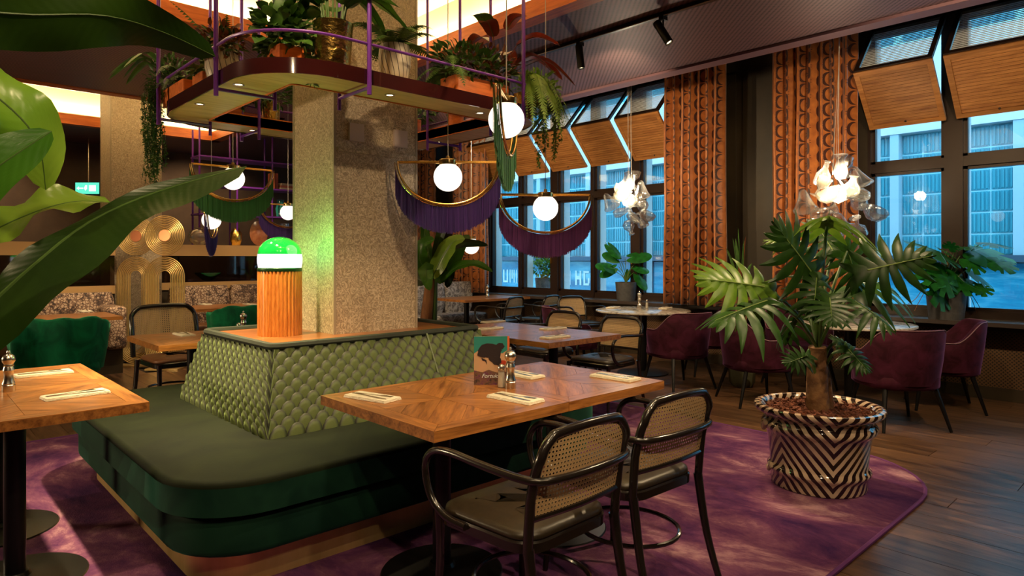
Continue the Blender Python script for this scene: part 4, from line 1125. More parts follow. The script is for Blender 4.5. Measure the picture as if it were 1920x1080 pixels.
# ------------------------------------------------------------------ leaves and plants
def blade(spine, hw, face_, fold=.25, wave=0.0, n=22, m=8, prof=None, sag=0.0, seed=1, side=(1, 1), th=.0):
    """a long leaf: spine points in space, half width, the direction its upper side looks to"""
    sp = smooth_path(spine, max(2, n // max(1, len(spine) - 1))); N = len(sp); rnd = random.Random(seed); ph = rnd.uniform(0, 6)
    rows = []
    prof = prof or (lambda t: max(.0, math.sin(PI * min(1, (t * .97 + .03)) ** .8)) ** .6)
    F_ = Vector(face_).normalized()
    for i, p in enumerate(sp):
        t = i / (N - 1); T_ = (sp[min(i + 1, N - 1)] - sp[max(i - 1, 0)]).normalized()
        nrm = (F_ - T_ * F_.dot(T_)).normalized(); sd = T_.cross(nrm)
        w_ = hw * prof(t) + .0005; row = []
        for k in range(-m, m + 1):
            u = k / m; s = side[0] if u < 0 else side[1]
            lift = fold * abs(u) * w_ + wave * w_ * sin(t * 17 + ph + (2 if u > 0 else 0)) * u * u - sag * w_ * u * u
            row.append(p + sd * (u * w_ * s) + nrm * lift)
        rows.append(row)
    L = [0]
    for i in range(1, N): L.append(L[-1] + (sp[i] - sp[i - 1]).length)
    return MB().grid(rows, lambda j, k: (L[j] * 1.0 + abs(k - m) / m * .05, (k - m) / m)), sp
def add_leaf(parent, spine, hw, face_, mat, origin=(0, 0, 0), rib=True, name='leaf', **kw):
    o = Vector(origin); sp0 = [Vector(p) - o for p in spine]
    mb, sp = blade(sp0, hw, face_, **kw)
    lf = mb.build(name, mat, parent, smooth=True)
    if rib:
        N = len(sp); MB().tube(sp, [max(.0008, .05 * hw * (1 - .8 * i / N)) for i in range(N)], 6).build('midrib', m_stem, lf, smooth=True)
    return lf
VIEW = Vector((-FW[0], -FW[1], .25))

# big banana plant at the left edge of the picture
PB = Vector((-.25, 2.35, RZ_))
bp_ = thing('banana_plant', 'big banana plant whose broad leaves reach in from the left edge', 'plant', PB)
MB().lathe([(0, 0), (.20, 0), (.24, .40), (.22, .42), (.20, .38), (0, .37)], 28).build('pot', m_greypot, bp_, smooth=40)
MB().tube([(0, 0, .36), (.02, 0, .9), (.0, .03, 1.35), (.03, 0, 1.75)], [.07, .06, .045, .02], 12).build('trunk', m_trunk, bp_, smooth=True)
top_ = PB + Vector((.0, .03, 1.35))
def fore(px, hwpx, d, mat, face_, start, **kw):
    spn = [P(x, y, dd) for x, y, dd in px]
    st = smooth_path([Vector(start) - PB, (Vector(start) - PB) * .4 + (spn[0] - PB) * .6 + Vector((0, 0, .06)), spn[0] - PB], 4)
    lf = add_leaf(bp_, spn, hwpx * d / 1237, face_, mat, origin=PB, **kw)
    MB().tube(st, .010, 8).build('leaf_stalk', m_stem, bp_, smooth=True)
    return lf
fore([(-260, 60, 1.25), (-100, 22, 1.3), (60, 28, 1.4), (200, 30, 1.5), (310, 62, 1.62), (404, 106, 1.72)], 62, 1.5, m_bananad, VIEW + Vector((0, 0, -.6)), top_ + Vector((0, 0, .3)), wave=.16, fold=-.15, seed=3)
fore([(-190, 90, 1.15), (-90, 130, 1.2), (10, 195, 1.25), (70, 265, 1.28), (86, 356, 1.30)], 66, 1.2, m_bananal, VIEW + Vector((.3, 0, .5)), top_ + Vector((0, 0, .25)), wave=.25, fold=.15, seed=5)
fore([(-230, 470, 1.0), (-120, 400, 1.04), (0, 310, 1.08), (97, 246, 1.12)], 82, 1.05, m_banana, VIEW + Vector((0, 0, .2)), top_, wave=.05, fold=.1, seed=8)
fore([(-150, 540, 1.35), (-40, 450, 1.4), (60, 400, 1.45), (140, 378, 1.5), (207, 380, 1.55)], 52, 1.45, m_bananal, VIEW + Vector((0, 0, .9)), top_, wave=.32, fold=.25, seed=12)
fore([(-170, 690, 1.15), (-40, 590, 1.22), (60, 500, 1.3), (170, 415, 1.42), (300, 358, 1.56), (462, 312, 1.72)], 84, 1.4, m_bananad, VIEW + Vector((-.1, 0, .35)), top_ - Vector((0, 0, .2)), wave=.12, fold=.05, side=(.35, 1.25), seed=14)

# indoor banana plant behind the column
def pot_plain(parent, r, h, mat, taper=.85):
    MB().lathe([(0, 0), (r * taper, 0), (r, h), (r * .93, h), (r * .90, h - .03), (0, h - .03)], 28).build('pot', mat, parent, smooth=40)
    MB().lathe([(r * .9, h - .028), (0, h - .02)], 20).build('soil', m_soil, parent)
B2 = Vector((4.05, 5.65, 0)); D2 = 6.9
b2 = thing('banana_plant', 'indoor banana plant with reddish trunk just right of the grey column', 'plant', B2)
pot_plain(b2, .22, .36, m_greypot)
MB().tube([P(800, 600, D2) - B2 - Vector((0, 0, .38)), P(800, 600, D2) - B2, P(806, 540, D2) - B2, P(812, 500, D2) - B2], [.075, .07, .055, .03], 12).build('trunk', m_trunk, b2, smooth=True)
MB().tube([P(812, 610, D2) - B2 - Vector((0, 0, .3)), P(815, 560, D2) - B2, P(818, 500, D2) - B2], [.035, .03, .02], 10).build('trunk', m_stem, b2, smooth=True)
for k, (pts, hw, mt, fc_) in enumerate((([(811, 520), (827, 487), (849, 455), (872, 448)], 17, m_bananal, (0, 0, .3)), ([(820, 530), (844, 495), (862, 462), (880, 440)], 16, m_banana, (0, 0, .2)), ([(805, 520), (787, 485), (795, 458), (815, 449)], 17, m_banana, (0, 0, .5)),
                          ([(822, 480), (858, 458), (890, 456), (915, 460)], 8, m_bananad, (0, 0, -.3)), ([(825, 527), (858, 500), (893, 495), (924, 510)], 10, m_banana, (0, 0, .8)), ([(812, 505), (800, 460), (795, 425), (790, 400)], 9, m_banana, (.3, 0, 0)),
                          ([(815, 500), (822, 455), (835, 420), (850, 395)], 9, m_bananad, (-.3, 0, 0)), ([(800, 530), (780, 520), (775, 500), (778, 470)], 15, m_bananad, (0, 0, .2)), ([(815, 520), (800, 505), (800, 520), (806, 545)], 14, m_banana, (0, 0, .2)), ([(820, 515), (835, 500), (842, 515), (838, 540)], 13, m_bananad, (0, 0, .4)))):
    spn = [P(x, y, D2 - .05 + .05 * j * (1 if k % 2 else -1)) for j, (x, y) in enumerate(pts)]
    add_leaf(b2, spn, hw * D2 / 1237, VIEW + Vector(fc_), mt, origin=B2, wave=.15, fold=.2, n=14, m=4, seed=k)

# philodendron in the zebra pot
ZP = Vector((4.04, 1.625, RZ_))
ph_ = thing('philodendron', 'big philodendron with deeply cut leaves in the zebra pot', 'plant', ZP)
zp = thing('zebra_plant_pot', 'black and cream zigzag striped glazed plant pot on the rug', 'plant pot', ZP)
zm = NT('zebra_glaze'); sx = zm.n('ShaderNodeSeparateXYZ', Vector=zm.coord('UV'))
tri = zm.math('MULTIPLY', zm.math('ABSOLUTE', zm.math('SUBTRACT', zm.math('FRACT', zm.math('ADD', zm.math('MULTIPLY', sx.outputs[0], 3.0), .68)), .5)), 2.0)
nz = zm.noise(zm.coord(), 7, 2)
s_ = zm.math('FRACT', zm.math('ADD', zm.math('SUBTRACT', zm.math('DIVIDE', sx.outputs[1], .066), zm.math('MULTIPLY', tri, 5.4)), zm.math('MULTIPLY', nz, .25)))
zm.p(Base_Color=zm.mix(zm.math('GREATER_THAN', s_, .5), (.56, .42, .31), (.018, .008, .008)), Roughness=.10, Coat_Weight=.6, Coat_Roughness=.05); zm = zm.m
MB().lathe([(.0, .0), (.225, .0), (.262, .004), (.266, .02), (.264, .065), (.272, .08), (.285, .095), (.286, .11), (.272, .125), (.268, .135), (.275, .22), (.290, .315), (.300, .325), (.318, .345), (.320, .365), (.305, .385), (.300, .392), (.302, .41), (.325, .425), (.352, .44), (.362, .458), (.357, .472), (.335, .478), (.315, .468), (.300, .44), (.295, .40)], 64, uv=True).build('pot_body', zm, zp, smooth=50)
for q in (2.35, 2.35 + PI):
    MB().tube([(cos(q + a) * .315, sin(q + a) * .315, .355 + .025 * sin(a * 26)) for a in (-.12, -.06, 0, .06, .12)], .016, 8).build('lug', zm, zp, smooth=True)
    MB().tube([(cos(q + a) * .285, sin(q + a) * .285, .10 + .02 * sin(a * 26)) for a in (-.12, -.06, 0, .06, .12)], .013, 8).build('lug', zm, zp, smooth=True)
mb = MB(); rnd = random.Random(4)
mb.lathe([(.30, .43), (0, .45)], 24)
for k in range(420):
    a = rnd.uniform(0, 2 * PI); r = .29 * math.sqrt(rnd.random()); s = rnd.uniform(.008, .02)
    m = T(r * cos(a), r * sin(a), .445 + .012 * rnd.random()) @ RZ(rnd.uniform(0, 6)) @ RX(rnd.uniform(-.6, .6)) @ RY(rnd.uniform(-.6, .6))
    mb.box(-s, -s * .5, -.003, s, s * .5, .003, m)
stuff(mb.build('bark_chips', m_soil, zp))
def lobed(nl=9, droop=.25, seed=0, cut=1.0):
    rnd = random.Random(seed); mb = MB()
    for sgn in (-1, 1):
        for i in range(nl):
            t = i / (nl - 1)
            s = -.02 + .90 * t ** .95
            ang = math.radians(150 - 122 * t ** .8)
            ln = (.30 + .42 * math.sin(PI * min(1, .12 + t * .80))) * (1 - .45 * t ** 3) * rnd.uniform(.93, 1.06)
            w0 = .080 * (1 - .3 * t)
            segs = 6; rows = []
            for j in range(segs + 1):
                u = j / segs
                a = ang - .30 * u * (1 - t * .3)
                cx_ = s + ln * u * cos(a + .1); cy = ln * u * sin(a + .1) * sgn
                wd = w0 * (1.0 + .25 * sin(PI * u) + .12 * sin(u * 9 + i)) * (1 - u ** 3 * .93) * (1.25 if j == 0 else 1)
                px_, py_ = -sin(a) * wd, cos(a) * sgn * wd
                z = -droop * (u * ln) ** 2 * 2.0 + .02 * (1 - u)
                dz = -.10 * wd
                rows.append([(cx_ + px_, cy + py_, z + dz * 2 - droop * .2 * cx_ ** 2), (cx_, cy, z + .012 - droop * .2 * cx_ ** 2), (cx_ - px_, cy - py_, z + dz * 2 - droop * .2 * cx_ ** 2)])
            mb.grid(rows)
    # tip lobe and middle web
    rows = []
    for j in range(9):
        x = -.04 + 1.14 * j / 8; wd = .085 * (1 - (j / 8) ** 2 * .9)
        rows.append([(x, -wd, -.005 - droop * .2 * x * x), (x, 0, .025 - droop * .2 * x * x), (x, wd, -.005 - droop * .2 * x * x)])
    mb.grid(rows)
    return mb
PH = [lobed(8, .25, 1), lobed(7, .5, 2), lobed(8, .1, 3)]
PHM = [(a.mesh('leaf', m_philo, True), a.mesh('leaf', m_philol, True)) for a in PH]
m_vein = plain('leaf_vein_pale', (.22, .32, .08), .5)
vmb = MB().tube([(0, 0, .028), (.5, 0, .022), (1.05, 0, -.01)], [.012, .008, .002], 5)
VM = vmb.mesh('midrib', m_vein, True)
def philo_leaf(parent, org, jpx, tpx, dj, dt, size, var, young, nrm, stemfrom):
    j = P(jpx[0], jpx[1], dj); t = P(tpx[0], tpx[1], dt)
    d = t - j; m = frame(j - org, d, nrm, d.length * size)
    o = put('leaf', PHM[var][1 if young else 0], parent); o.matrix_local = m
    v = put('midrib', VM, o)
    s0 = Vector(stemfrom)
    MB().tube(smooth_path([s0, s0 * .55 + (j - org) * .45 + Vector((0, 0, .07)), j - org], 5), [.011] * 6 + [.009] * 5 if False else .009, 7).build('leaf_stalk', m_stem, parent, smooth=True)
MB().tube([(0, 0, .42), (-.015, 0, .55), (.01, .01, .68), (-.01, 0, .82)], [.068, .062, .058, .050], 14).build('trunk', m_bark, ph_, smooth=True)
MB().tube([(.09, -.03, .42), (.08, -.02, .6), (.05, 0, .75)], [.028, .026, .02], 10).build('side_trunk', m_bark, ph_, smooth=True)
C_ = (0, 0, .80); V_ = VIEW.normalized(); U_ = Vector((0, 0, 1)); R_v = Vector((RT[0], RT[1], 0))
for a in (((1432, 540), (1318, 522), 3.75, 3.65, 1.0, 0, True, V_ + U_ * .5, C_), ((1438, 566), (1340, 600), 3.6, 3.45, .95, 1, False, V_ * .5 + U_, C_), ((1522, 515), (1462, 432), 3.7, 3.6, 1.10, 2, False, V_ + U_ * .3, C_),
          ((1626, 508), (1752, 478), 3.75, 3.7, .95, 0, False, V_ * .9 + U_ * .2, C_), ((1550, 424), (1556, 392), 3.95, 3.55, .95, 1, True, V_ * .15 + U_, C_), ((1602, 566), (1668, 608), 3.75, 3.6, 1.1, 1, False, V_ * .35 + U_, C_),
          ((1590, 655), (1642, 712), 3.8, 3.65, .72, 0, False, V_ * .7 + U_ * .8, (.03, 0, .62)), ((1512, 668), (1456, 688), 3.85, 3.8, .72, 2, False, V_ + U_ * .6, (-.02, 0, .60)), ((1568, 640), (1606, 650), 3.95, 4.0, .8, 0, False, V_ + U_ * .8, (.03, 0, .62)),
          ((1530, 522), (1524, 600), 3.65, 3.5, .85, 1, False, V_ + U_ * .1, C_), ((1488, 458), (1432, 444), 4.0, 4.05, .9, 1, True, V_ * .3 + U_, C_), ((1588, 470), (1612, 548), 4.1, 4.15, 1.0, 2, False, V_ + U_ * .3, C_),
          ((1560, 470), (1520, 405), 4.2, 4.4, .9, 0, False, V_ * .6 + U_ * .7, C_), ((1500, 580), (1470, 640), 4.1, 4.3, .9, 1, False, V_ * .6 + U_, C_), ((1610, 545), (1660, 520), 4.2, 4.5, 1.0, 1, False, V_ * .4 + U_, C_), ((1555, 560), (1560, 600), 3.55, 3.4, 1.2, 2, False, V_ * .5 + U_, C_)):
    philo_leaf(ph_, ZP, *a)

def foliage(parent, mat, c, r, n, L, name='foliage', seed=0, flat=1.0, up=.3, ratio=.45, droop=.2):
    rnd = random.Random(seed); mb = MB(); c = Vector(c)
    for k in range(n):
        v = Vector((rnd.gauss(0, 1), rnd.gauss(0, 1), rnd.gauss(0, 1) * flat)).normalized() * (rnd.random() ** .4)
        p = c + Vector((v.x * r[0], v.y * r[1], v.z * r[2]))
        d = (v + Vector((rnd.uniform(-.6, .6), rnd.uniform(-.6, .6), up + rnd.uniform(-.5, .5)))).normalized()
        m = frame(p, d, (rnd.uniform(-.7, .7), rnd.uniform(-.7, .7), 1), L * rnd.uniform(.6, 1.25))
        w_ = ratio / 2
        vs = [m @ Vector(q) for q in ((0, 0, 0), (.35, w_, .06), (.35, 0, -.02), (.35, -w_, .06), (.75, w_ * .75, .0), (.75, 0, -.06), (.75, -w_ * .75, .0), (1, 0, -droop))]
        mb.add(vs, [(0, 2, 1), (0, 3, 2), (1, 2, 5, 4), (2, 3, 6, 5), (4, 5, 7), (5, 6, 7)])
    return stuff(mb.build(name, mat, parent, smooth=True))
def trailing(parent, mat, pts, n, ln, L, name='trailing_stems', seed=0, dens=26, spread=.03):
    rnd = random.Random(seed); mb = MB()
    for k in range(n):
        p = Vector(rnd.choice(pts)) + Vector((rnd.uniform(-spread, spread), rnd.uniform(-spread, spread), 0)); l = ln * rnd.uniform(.55, 1.0); ph = rnd.uniform(0, 6)
        path = [p + Vector((.015 * sin(ph + 6 * t), .015 * cos(ph + 5 * t), -l * t)) for t in [j / 6 for j in range(7)]]
        mb.tube(path, .0015, 4)
        for q in range(int(dens * l / .4)):
            t = rnd.random() * 6; i = min(5, int(t)); b = path[i].lerp(path[i + 1], t - i)
            d = Vector((rnd.uniform(-1, 1), rnd.uniform(-1, 1), rnd.uniform(-.9, .2))); m = frame(b, d, (0, 0, 1), L * rnd.uniform(.7, 1.2))
            mb.add([m @ Vector(v) for v in ((0, 0, 0), (.5, .28, .05), (1, 0, -.1), (.5, -.28, .05))], [(0, 1, 2, 3)])
    return stuff(mb.build(name, mat, parent))
def fern(parent, mat, c, n, ln, seed=0, arch=.6, nl=22, wl=.14, dirs=None, name='fronds', up=1.0):
    rnd = random.Random(seed); mb = MB(); c = Vector(c)
    for k in range(n):
        a = rnd.uniform(0, 2 * PI) if not dirs else math.radians(rnd.choice(dirs) + rnd.uniform(-18, 18)); l = ln * rnd.uniform(.7, 1.1); el = rnd.uniform(.5, 1.2) * up
        path = []
        for j in range(9):
            t = j / 8; path.append(c + Vector((cos(a) * l * t * .85, sin(a) * l * t * .85, l * (el * t - arch * (1 + el) * t * t))))
        mb.tube(path, [.0028 * (1 - .8 * j / 8) for j in range(9)], 4)
        for q in range(nl):
            t = (.12 + .88 * q / nl) * 8; i = min(7, int(t)); b = path[i].lerp(path[i + 1], t - i); T_ = (path[i + 1] - path[i]).normalized()
            sd = T_.cross(Vector((0, 0, 1)));  sd = sd.normalized() if sd.length > .01 else Vector((1, 0, 0))
            w_ = l * wl * math.sin(PI * min(1, .25 + .75 * q / nl)) * 1.3
            for s in (-1, 1):
                e = b + sd * s * w_ + T_ * w_ * .5 - Vector((0, 0, w_ * .25)); g = T_ * l * .024
                mb.add([b - g, b + g, e + g * .3], [(0, 1, 2)])
    return stuff(mb.build(name, mat, parent))

# ------------------------------------------------------------------ plants on the hanging shelf
ZS = ST + .004
def shelf_plant(name, label, x, y): return thing(name, label, 'plant', (x, y, ZS))
p = shelf_plant('potted_plant', 'broad leaved plant in a hammered brass pot on the shelf, against the column', 1.73, 3.25)
MB().lathe([(0, 0), (.088, 0), (.094, .05), (.098, .13), (.106, .235), (.110, .245), (.104, .25), (.098, .235), (0, .225)], 32).build('pot', m_hbrass, p, smooth=50)
mb = MB(); rnd = random.Random(2)
for k in range(16):
    a = rnd.uniform(0, 6.28); mb.tube([(.05 * cos(a), .05 * sin(a), .22), (.09 * cos(a), .09 * sin(a), .42 + rnd.uniform(0, .1))], .005, 6)
mb.build('stalks', m_stem, p, smooth=True)
for k, (a, l, dz, hw) in enumerate(((-50, .30, -.02, .075), (-30, .34, -.10, .08), (130, .30, .06, .07), (160, .26, .0, .06), (-80, .26, .12, .07), (60, .25, .1, .07), (-10, .24, -.12, .065), (200, .2, .12, .06))):
    a = math.radians(a); b = Vector((.07 * cos(a), .07 * sin(a), .34))
    add_leaf(p, [b, b + Vector((cos(a) * l * .4, sin(a) * l * .4, .06)), b + Vector((cos(a) * l, sin(a) * l, dz))], hw, (0, 0, 1), m_banana, n=10, m=4, wave=.1, fold=.15, seed=k)
m_bowl = NT('lined_white_bowl'); sx = m_bowl.n('ShaderNodeSeparateXYZ', Vector=m_bowl.coord('UV'))
l_ = m_bowl.math('LESS_THAN', m_bowl.math('FRACT', m_bowl.math('ADD', m_bowl.math('MULTIPLY', sx.outputs[0], 18.0), m_bowl.math('MULTIPLY', sx.outputs[1], 7.0))), .13)
m_bowl.p(Base_Color=m_bowl.mix(l_, (.52, .46, .36), (.02, .015, .012)), Roughness=.4); m_bowl = m_bowl.m
BOWL = [(.0, 0), (.05, 0), (.075, .03), (.092, .10), (.093, .16), (.086, .215), (.080, .21), (.080, .19)]
def bowl_plant(label, x, y, s=1.0):
    q = shelf_plant('potted_plant', label, x, y)
    b = MB().lathe([(r * s, z * s) for r, z in BOWL], 36, uv=True).build('pot', m_bowl, q, smooth=50)
    MB().lathe([(.08 * s, .19 * s), (0, .2 * s)], 20).build('soil', m_soil, q); return q
p = bowl_plant('fern in a white bowl with thin black lines, right of the brass pot', 2.12, 3.25)
fern(p, m_fern, (0, 0, .19), 15, .36, 3, .42, 20, .14)
p = bowl_plant('reddish leafy plant in a lined white bowl at the shelf corner', 1.42, 4.02, 1.0)
foliage(p, m_folir, (0, 0, .26), (.13, .15, .10), 220, .06, seed=4); foliage(p, m_foli, (0, 0, .24), (.12, .13, .09), 120, .06, name='green_foliage', seed=14)
fern(p, m_fern, (0.05, .1, .2), 5, .40, 8, .15, 18, .12, up=1.4)
def planter(label, x, y, sx_, sy, h=.11, mat=None):
    q = shelf_plant('planter_box', label, x, y)
    MB().loft([[(a, b, z) for a, b in rrect(-sx_, -sy, sx_, sy, .02, 3)] for z in (0, h)] + [[(a, b, z) for a, b in rrect(-sx_ + .01, -sy + .01, sx_ - .01, sy - .01, .015, 3)] for z in (h, h - .02)]).build('box', mat or m_orange, q, smooth=30)
    return q
p = planter('ivy filled planter on the rounded shelf corner', 1.56, 3.42, .09, .09)
foliage(p, m_foli, (0, 0, .20), (.17, .17, .15), 330, .075, seed=6, ratio=.8); trailing(p, m_foli, [(-.1, .05, .15), (.1, -.1, .12), (.15, 0, .14)], 12, .22, .035, seed=9)
mb = MB()
for k, (a, b) in enumerate(((.02, .06), (-.03, .02))): mb.tube([(0, 0, .2), (a, b, .4), (a * 2, b * 2, .52)], .002, 4)
mb.build('tendrils', m_stem, p); foliage(p, m_foli, (0.02, .06, .45), (.05, .05, .08), 10, .05, name='tendril_leaves', seed=5, ratio=.8)
p = planter('orange wooden planter at the left end of the shelf, with long trailing stems', 1.42, 4.62, .10, .22)
trailing(p, m_foli, [(-.13, .25, .20), (-.15, .30, .16), (-.17, .22, .14), (-.14, .34, .10)], 34, .74, .024, seed=2, dens=50, spread=.045)
foliage(p, m_foli, (-.05, .2, .20), (.16, .18, .14), 260, .05, seed=12); fern(p, m_fern, (0, .1, .14), 9, .38, 5, .55, 24, .10)
for k, (a, l, hw) in enumerate(((140, .42, .035), (165, .36, .03), (120, .40, .03), (200, .34, .03), (150, .30, .03))):
    a = math.radians(a); b = Vector((-.03, .25, .18))
    add_leaf(p, [b, b + Vector((cos(a) * l * .5, sin(a) * l * .5, .16)), b + Vector((cos(a) * l, sin(a) * l, .02))], hw, (0, 0, 1), m_foli, n=8, m=2, seed=k)
p = planter('planter of orange wood in the middle of the left shelf arm', 1.44, 4.24, .09, .10)
foliage(p, m_fern, (0, 0, .20), (.13, .14, .12), 260, .05, seed=21); fern(p, m_fern, (0, 0, .12), 7, .30, 6, .6, 20, .12)
p = planter('planter with bushy reddish green foliage on the front shelf arm', 2.72, 3.24, .22, .09, mat=m_orange)
foliage(p, m_foli, (0, 0, .20), (.34, .13, .13), 420, .06, seed=31); foliage(p, m_folir, (.08, 0, .24), (.25, .12, .12), 200, .055, name='red_foliage', seed=32); fern(p, m_fern, (-.2, 0, .12), 8, .36, 7, .6, 22, .12, dirs=(100, 180, 250))
p = planter('planter with yellow green fern hanging over the right shelf corner', 3.16, 3.20, .08, .08, mat=m_hbrass)
fern(p, m_folil, (0, 0, .16), 16, .42, 11, .95, 34, .10, dirs=(-90, -60, -20, -130, 20)); trailing(p, m_folil, [(.12, -.14, .12), (.16, -.08, .1), (-.05, -.14, .06), (.14, .0, .08)], 16, .46, .030, seed=5, dens=46)
foliage(p, m_folil, (0.02, -.04, .15), (.16, .14, .10), 150, .05, seed=8)
p = shelf_plant('potted_plant', 'red leaved plant towering over the right shelf corner', 3.08, 3.42)
MB().lathe([(0, 0), (.07, 0), (.085, .15), (.08, .15), (0, .13)], 24).build('pot', m_greypot, p, smooth=40)
m_redleaf = leafmat('red_underside_leaf', (.09, .008, .004), (.22, .030, .010), 8, .35, .25)
rnd = random.Random(17)
for k, (a, l, dz, hw) in enumerate(((-150, .30, .30, .06), (-45, .36, .25, .065), (-20, .42, .05, .06), (-60, .34, -.02, .05), (200, .30, .36, .06), (90, .28, .34, .06), (-90, .24, .40, .055), (-35, .46, -.10, .04), (30, .35, .2, .05))):
    a = math.radians(a); b = Vector((0, 0, .14)); c = b + Vector((cos(a) * l * .35, sin(a) * l * .35, .18 + max(dz, 0) * .6))
    add_leaf(p, [c, c + Vector((cos(a) * l * .4, sin(a) * l * .4, .06)), c + Vector((cos(a) * l * .85, sin(a) * l * .85, dz * .3 - .08))], hw, (cos(a) * -.3, sin(a) * -.3, 1), m_redleaf if k != 4 else m_foli, n=10, m=3, fold=.2, seed=k)
    MB().tube([b, b.lerp(c, .6) + Vector((0, 0, .03)), c], .003, 5).build('leaf_stalk', m_folir, p)
for (x, y, lab_, sd) in ((2.06, 4.82, 'plant in a small brass pot on the far shelf arm, left of the column', 41), (2.62, 4.82, 'small leafy plant on the far shelf arm, hidden behind the column', 42), (3.20, 4.62, 'leafy plant on the right shelf arm just right of the column', 43), (3.20, 4.05, 'leafy plant on the right shelf arm behind the globe lamp cord', 44)):
    p = shelf_plant('potted_plant', lab_, x, y)
    MB().lathe([(0, 0), (.06, 0), (.066, .15), (.06, .15), (0, .135)], 24).build('pot', m_hbrass if sd < 43 else m_orange, p, smooth=40)
    foliage(p, m_foli, (0, 0, .24), (.20, .20, .12), 240, .06, seed=sd); fern(p, m_fern, (0, 0, .15), 8, .3, sd, .5, 18, .12)
p = planter('planter with dark foliage at the left end of the far shelf arm', 1.72, 4.82, .10, .08)
foliage(p, m_foli, (0, 0, .20), (.22, .16, .13), 260, .06, seed=51)

# ------------------------------------------------------------------ plants on the sill and floor
def heart(cuts=5, seed=0):
    rnd = random.Random(seed); n = 40; mb = MB(); pts = []
    for k in range(n + 1):
        a = -PI + 2 * PI * k / n
        r = .5 * (1 + .12 * cos(a)) * (1 if abs(a) < 2.6 else 1 - .55 * (abs(a) - 2.6) / .54)
        if cuts and .3 < abs(a) < 2.4:
            c = abs(sin((abs(a) - .3) / 2.1 * PI * cuts)) 
            if c < .30: r *= .55
        pts.append((.42 + r * cos(a), r * .86 * sin(a)))
    mb.add([(.30, 0, .03)] + [(x, y, .02 - .28 * (y * y) - .12 * x * x) for x, y in pts], [(0, k + 1, k + 2) for k in range(n)])
    return mb
HM = heart(5).mesh('leaf', m_monst, True); _h = heart(0); _h.v = [(x, y * .62, z) for x, y, z in _h.v]; HM2 = _h.mesh('leaf', m_monst, True)
def leafy_pot(label, loc, r, h, potm, leaves, mesh, org_h=None, name='potted_plant'):
    t = thing(name, label, 'plant', loc)
    pot_plain(t, r, h, potm)
    for (jx, jy, tx, ty, dj, dt, sz, up_) in leaves:
        j = P(jx, jy, dj) - Vector(loc); e = P(tx, ty, dt) - Vector(loc); d = e - j
        o = put('leaf', mesh, t); o.matrix_local = frame(j, d, Vector(up_), d.length * sz)
        MB().tube(smooth_path([(0, 0, h - .02), (j.x * .4, j.y * .4, h + (j.z - h) * .6), j], 4), .0045, 6).build('leaf_stalk', m_stem, t, smooth=True)
    return t
MO = G(1774, 598, .765); dm = 1237 * (CAMH - .765) / 113
rnd = random.Random(33); lv = []
for (jx, jy, tx, ty) in ((1790, 470, 1895, 480), (1800, 500, 1860, 530), (1770, 480, 1735, 462), (1760, 490, 1730, 500), (1775, 470, 1790, 455), (1800, 465, 1830, 462), (1840, 455, 1885, 460), (1780, 500, 1800, 530), (1760, 510, 1750, 545), (1775, 510, 1770, 548), (1755, 520, 1772, 575), (1790, 520, 1815, 545), (1800, 480, 1845, 505), (1770, 500, 1740, 525), (1820, 535, 1857, 548), (1785, 480, 1765, 465), (1845, 490, 1905, 500)):
    lv.append((jx, jy, tx, ty, dm + rnd.uniform(-.15, .15), dm - .1 + rnd.uniform(-.2, .2), 1.15, V_ * .8 + U_ + R_v * rnd.uniform(-.5, .5)))
mo = leafy_pot('bushy monstera in a dark grey pot on the window sill at right', MO, .175, .27, m_greypot, lv, HM)
mb = MB()
for k, (a, b, c_) in enumerate(((-.25, .0, -.02), (-.30, .1, .05), (.25, -.1, -.08), (.28, .05, -.02))):
    mb.tube(smooth_path([(0, 0, .26), (a * .6 * RT[0], a * .6 * RT[1], .34), (a * RT[0], a * RT[1] + 0, .20), (a * 1.25 * RT[0], a * 1.25 * RT[1], c_ + .1)], 4), .003, 5)
mb.build('aerial_roots', m_bark, mo)
M2 = G(1174, 563, .765); d2 = 1237 * (CAMH - .765) / 78
lv = [(jx, jy, tx, ty, d2, d2 - .1 * s, 1.1, V_ + U_ * .5 + R_v * .3 * s) for (jx, jy, tx, ty, s) in ((1135, 455, 1162, 480, 1), (1172, 485, 1218, 478, 1), (1165, 490, 1132, 475, -1), (1160, 500, 1125, 515, -1), (1185, 500, 1215, 508, 1), (1190, 510, 1212, 540, 1), (1155, 510, 1135, 500, 1), (1180, 505, 1172, 525, -1), (1150, 500, 1120, 498, 1), (1195, 490, 1215, 500, -1))]
leafy_pot('broad leaved plant in a dark pot on the sill, below the middle chandelier', M2, .155, .26, m_greypot, lv, HM2)
M3 = G(1019, 549, .765)
t = thing('potted_plant', 'fine leaved green shrub in a dark pot on the sill, under the violet pendant', 'plant', M3); pot_plain(t, .15, .26, m_greypot)
foliage(t, m_folil, (0, 0, .48), (.24, .24, .20), 260, .085, seed=61); foliage(t, m_fern, (0.05, -.15, .42), (.18, .22, .2), 160, .08, name='green_foliage', seed=62)
mb = MB(); rnd = random.Random(6)
for k in range(12): mb.tube([(rnd.uniform(-.05, .05), rnd.uniform(-.05, .05), .24), (rnd.uniform(-.2, .2), rnd.uniform(-.2, .2), .62)], .003, 5)
mb.build('stems', m_stem, t)
S1 = Vector((6.62, 3.46, 0))
t = thing('snake_plant', 'tall spiky plant in a grey green pot on the floor between the marble tables', 'plant', S1)
MB().lathe([(0, 0), (.10, 0), (.135, .05), (.14, .34), (.13, .345), (.12, .32), (0, .31)], 28).build('pot', m_greenpot, t, smooth=40)
rnd = random.Random(9)
mb = MB()
for k in range(7): mb.tube([(rnd.uniform(-.05, .05), rnd.uniform(-.05, .05), .3), (rnd.uniform(-.07, .07), rnd.uniform(-.07, .07), .95)], .011, 6)
mb.build('canes', m_bark, t)
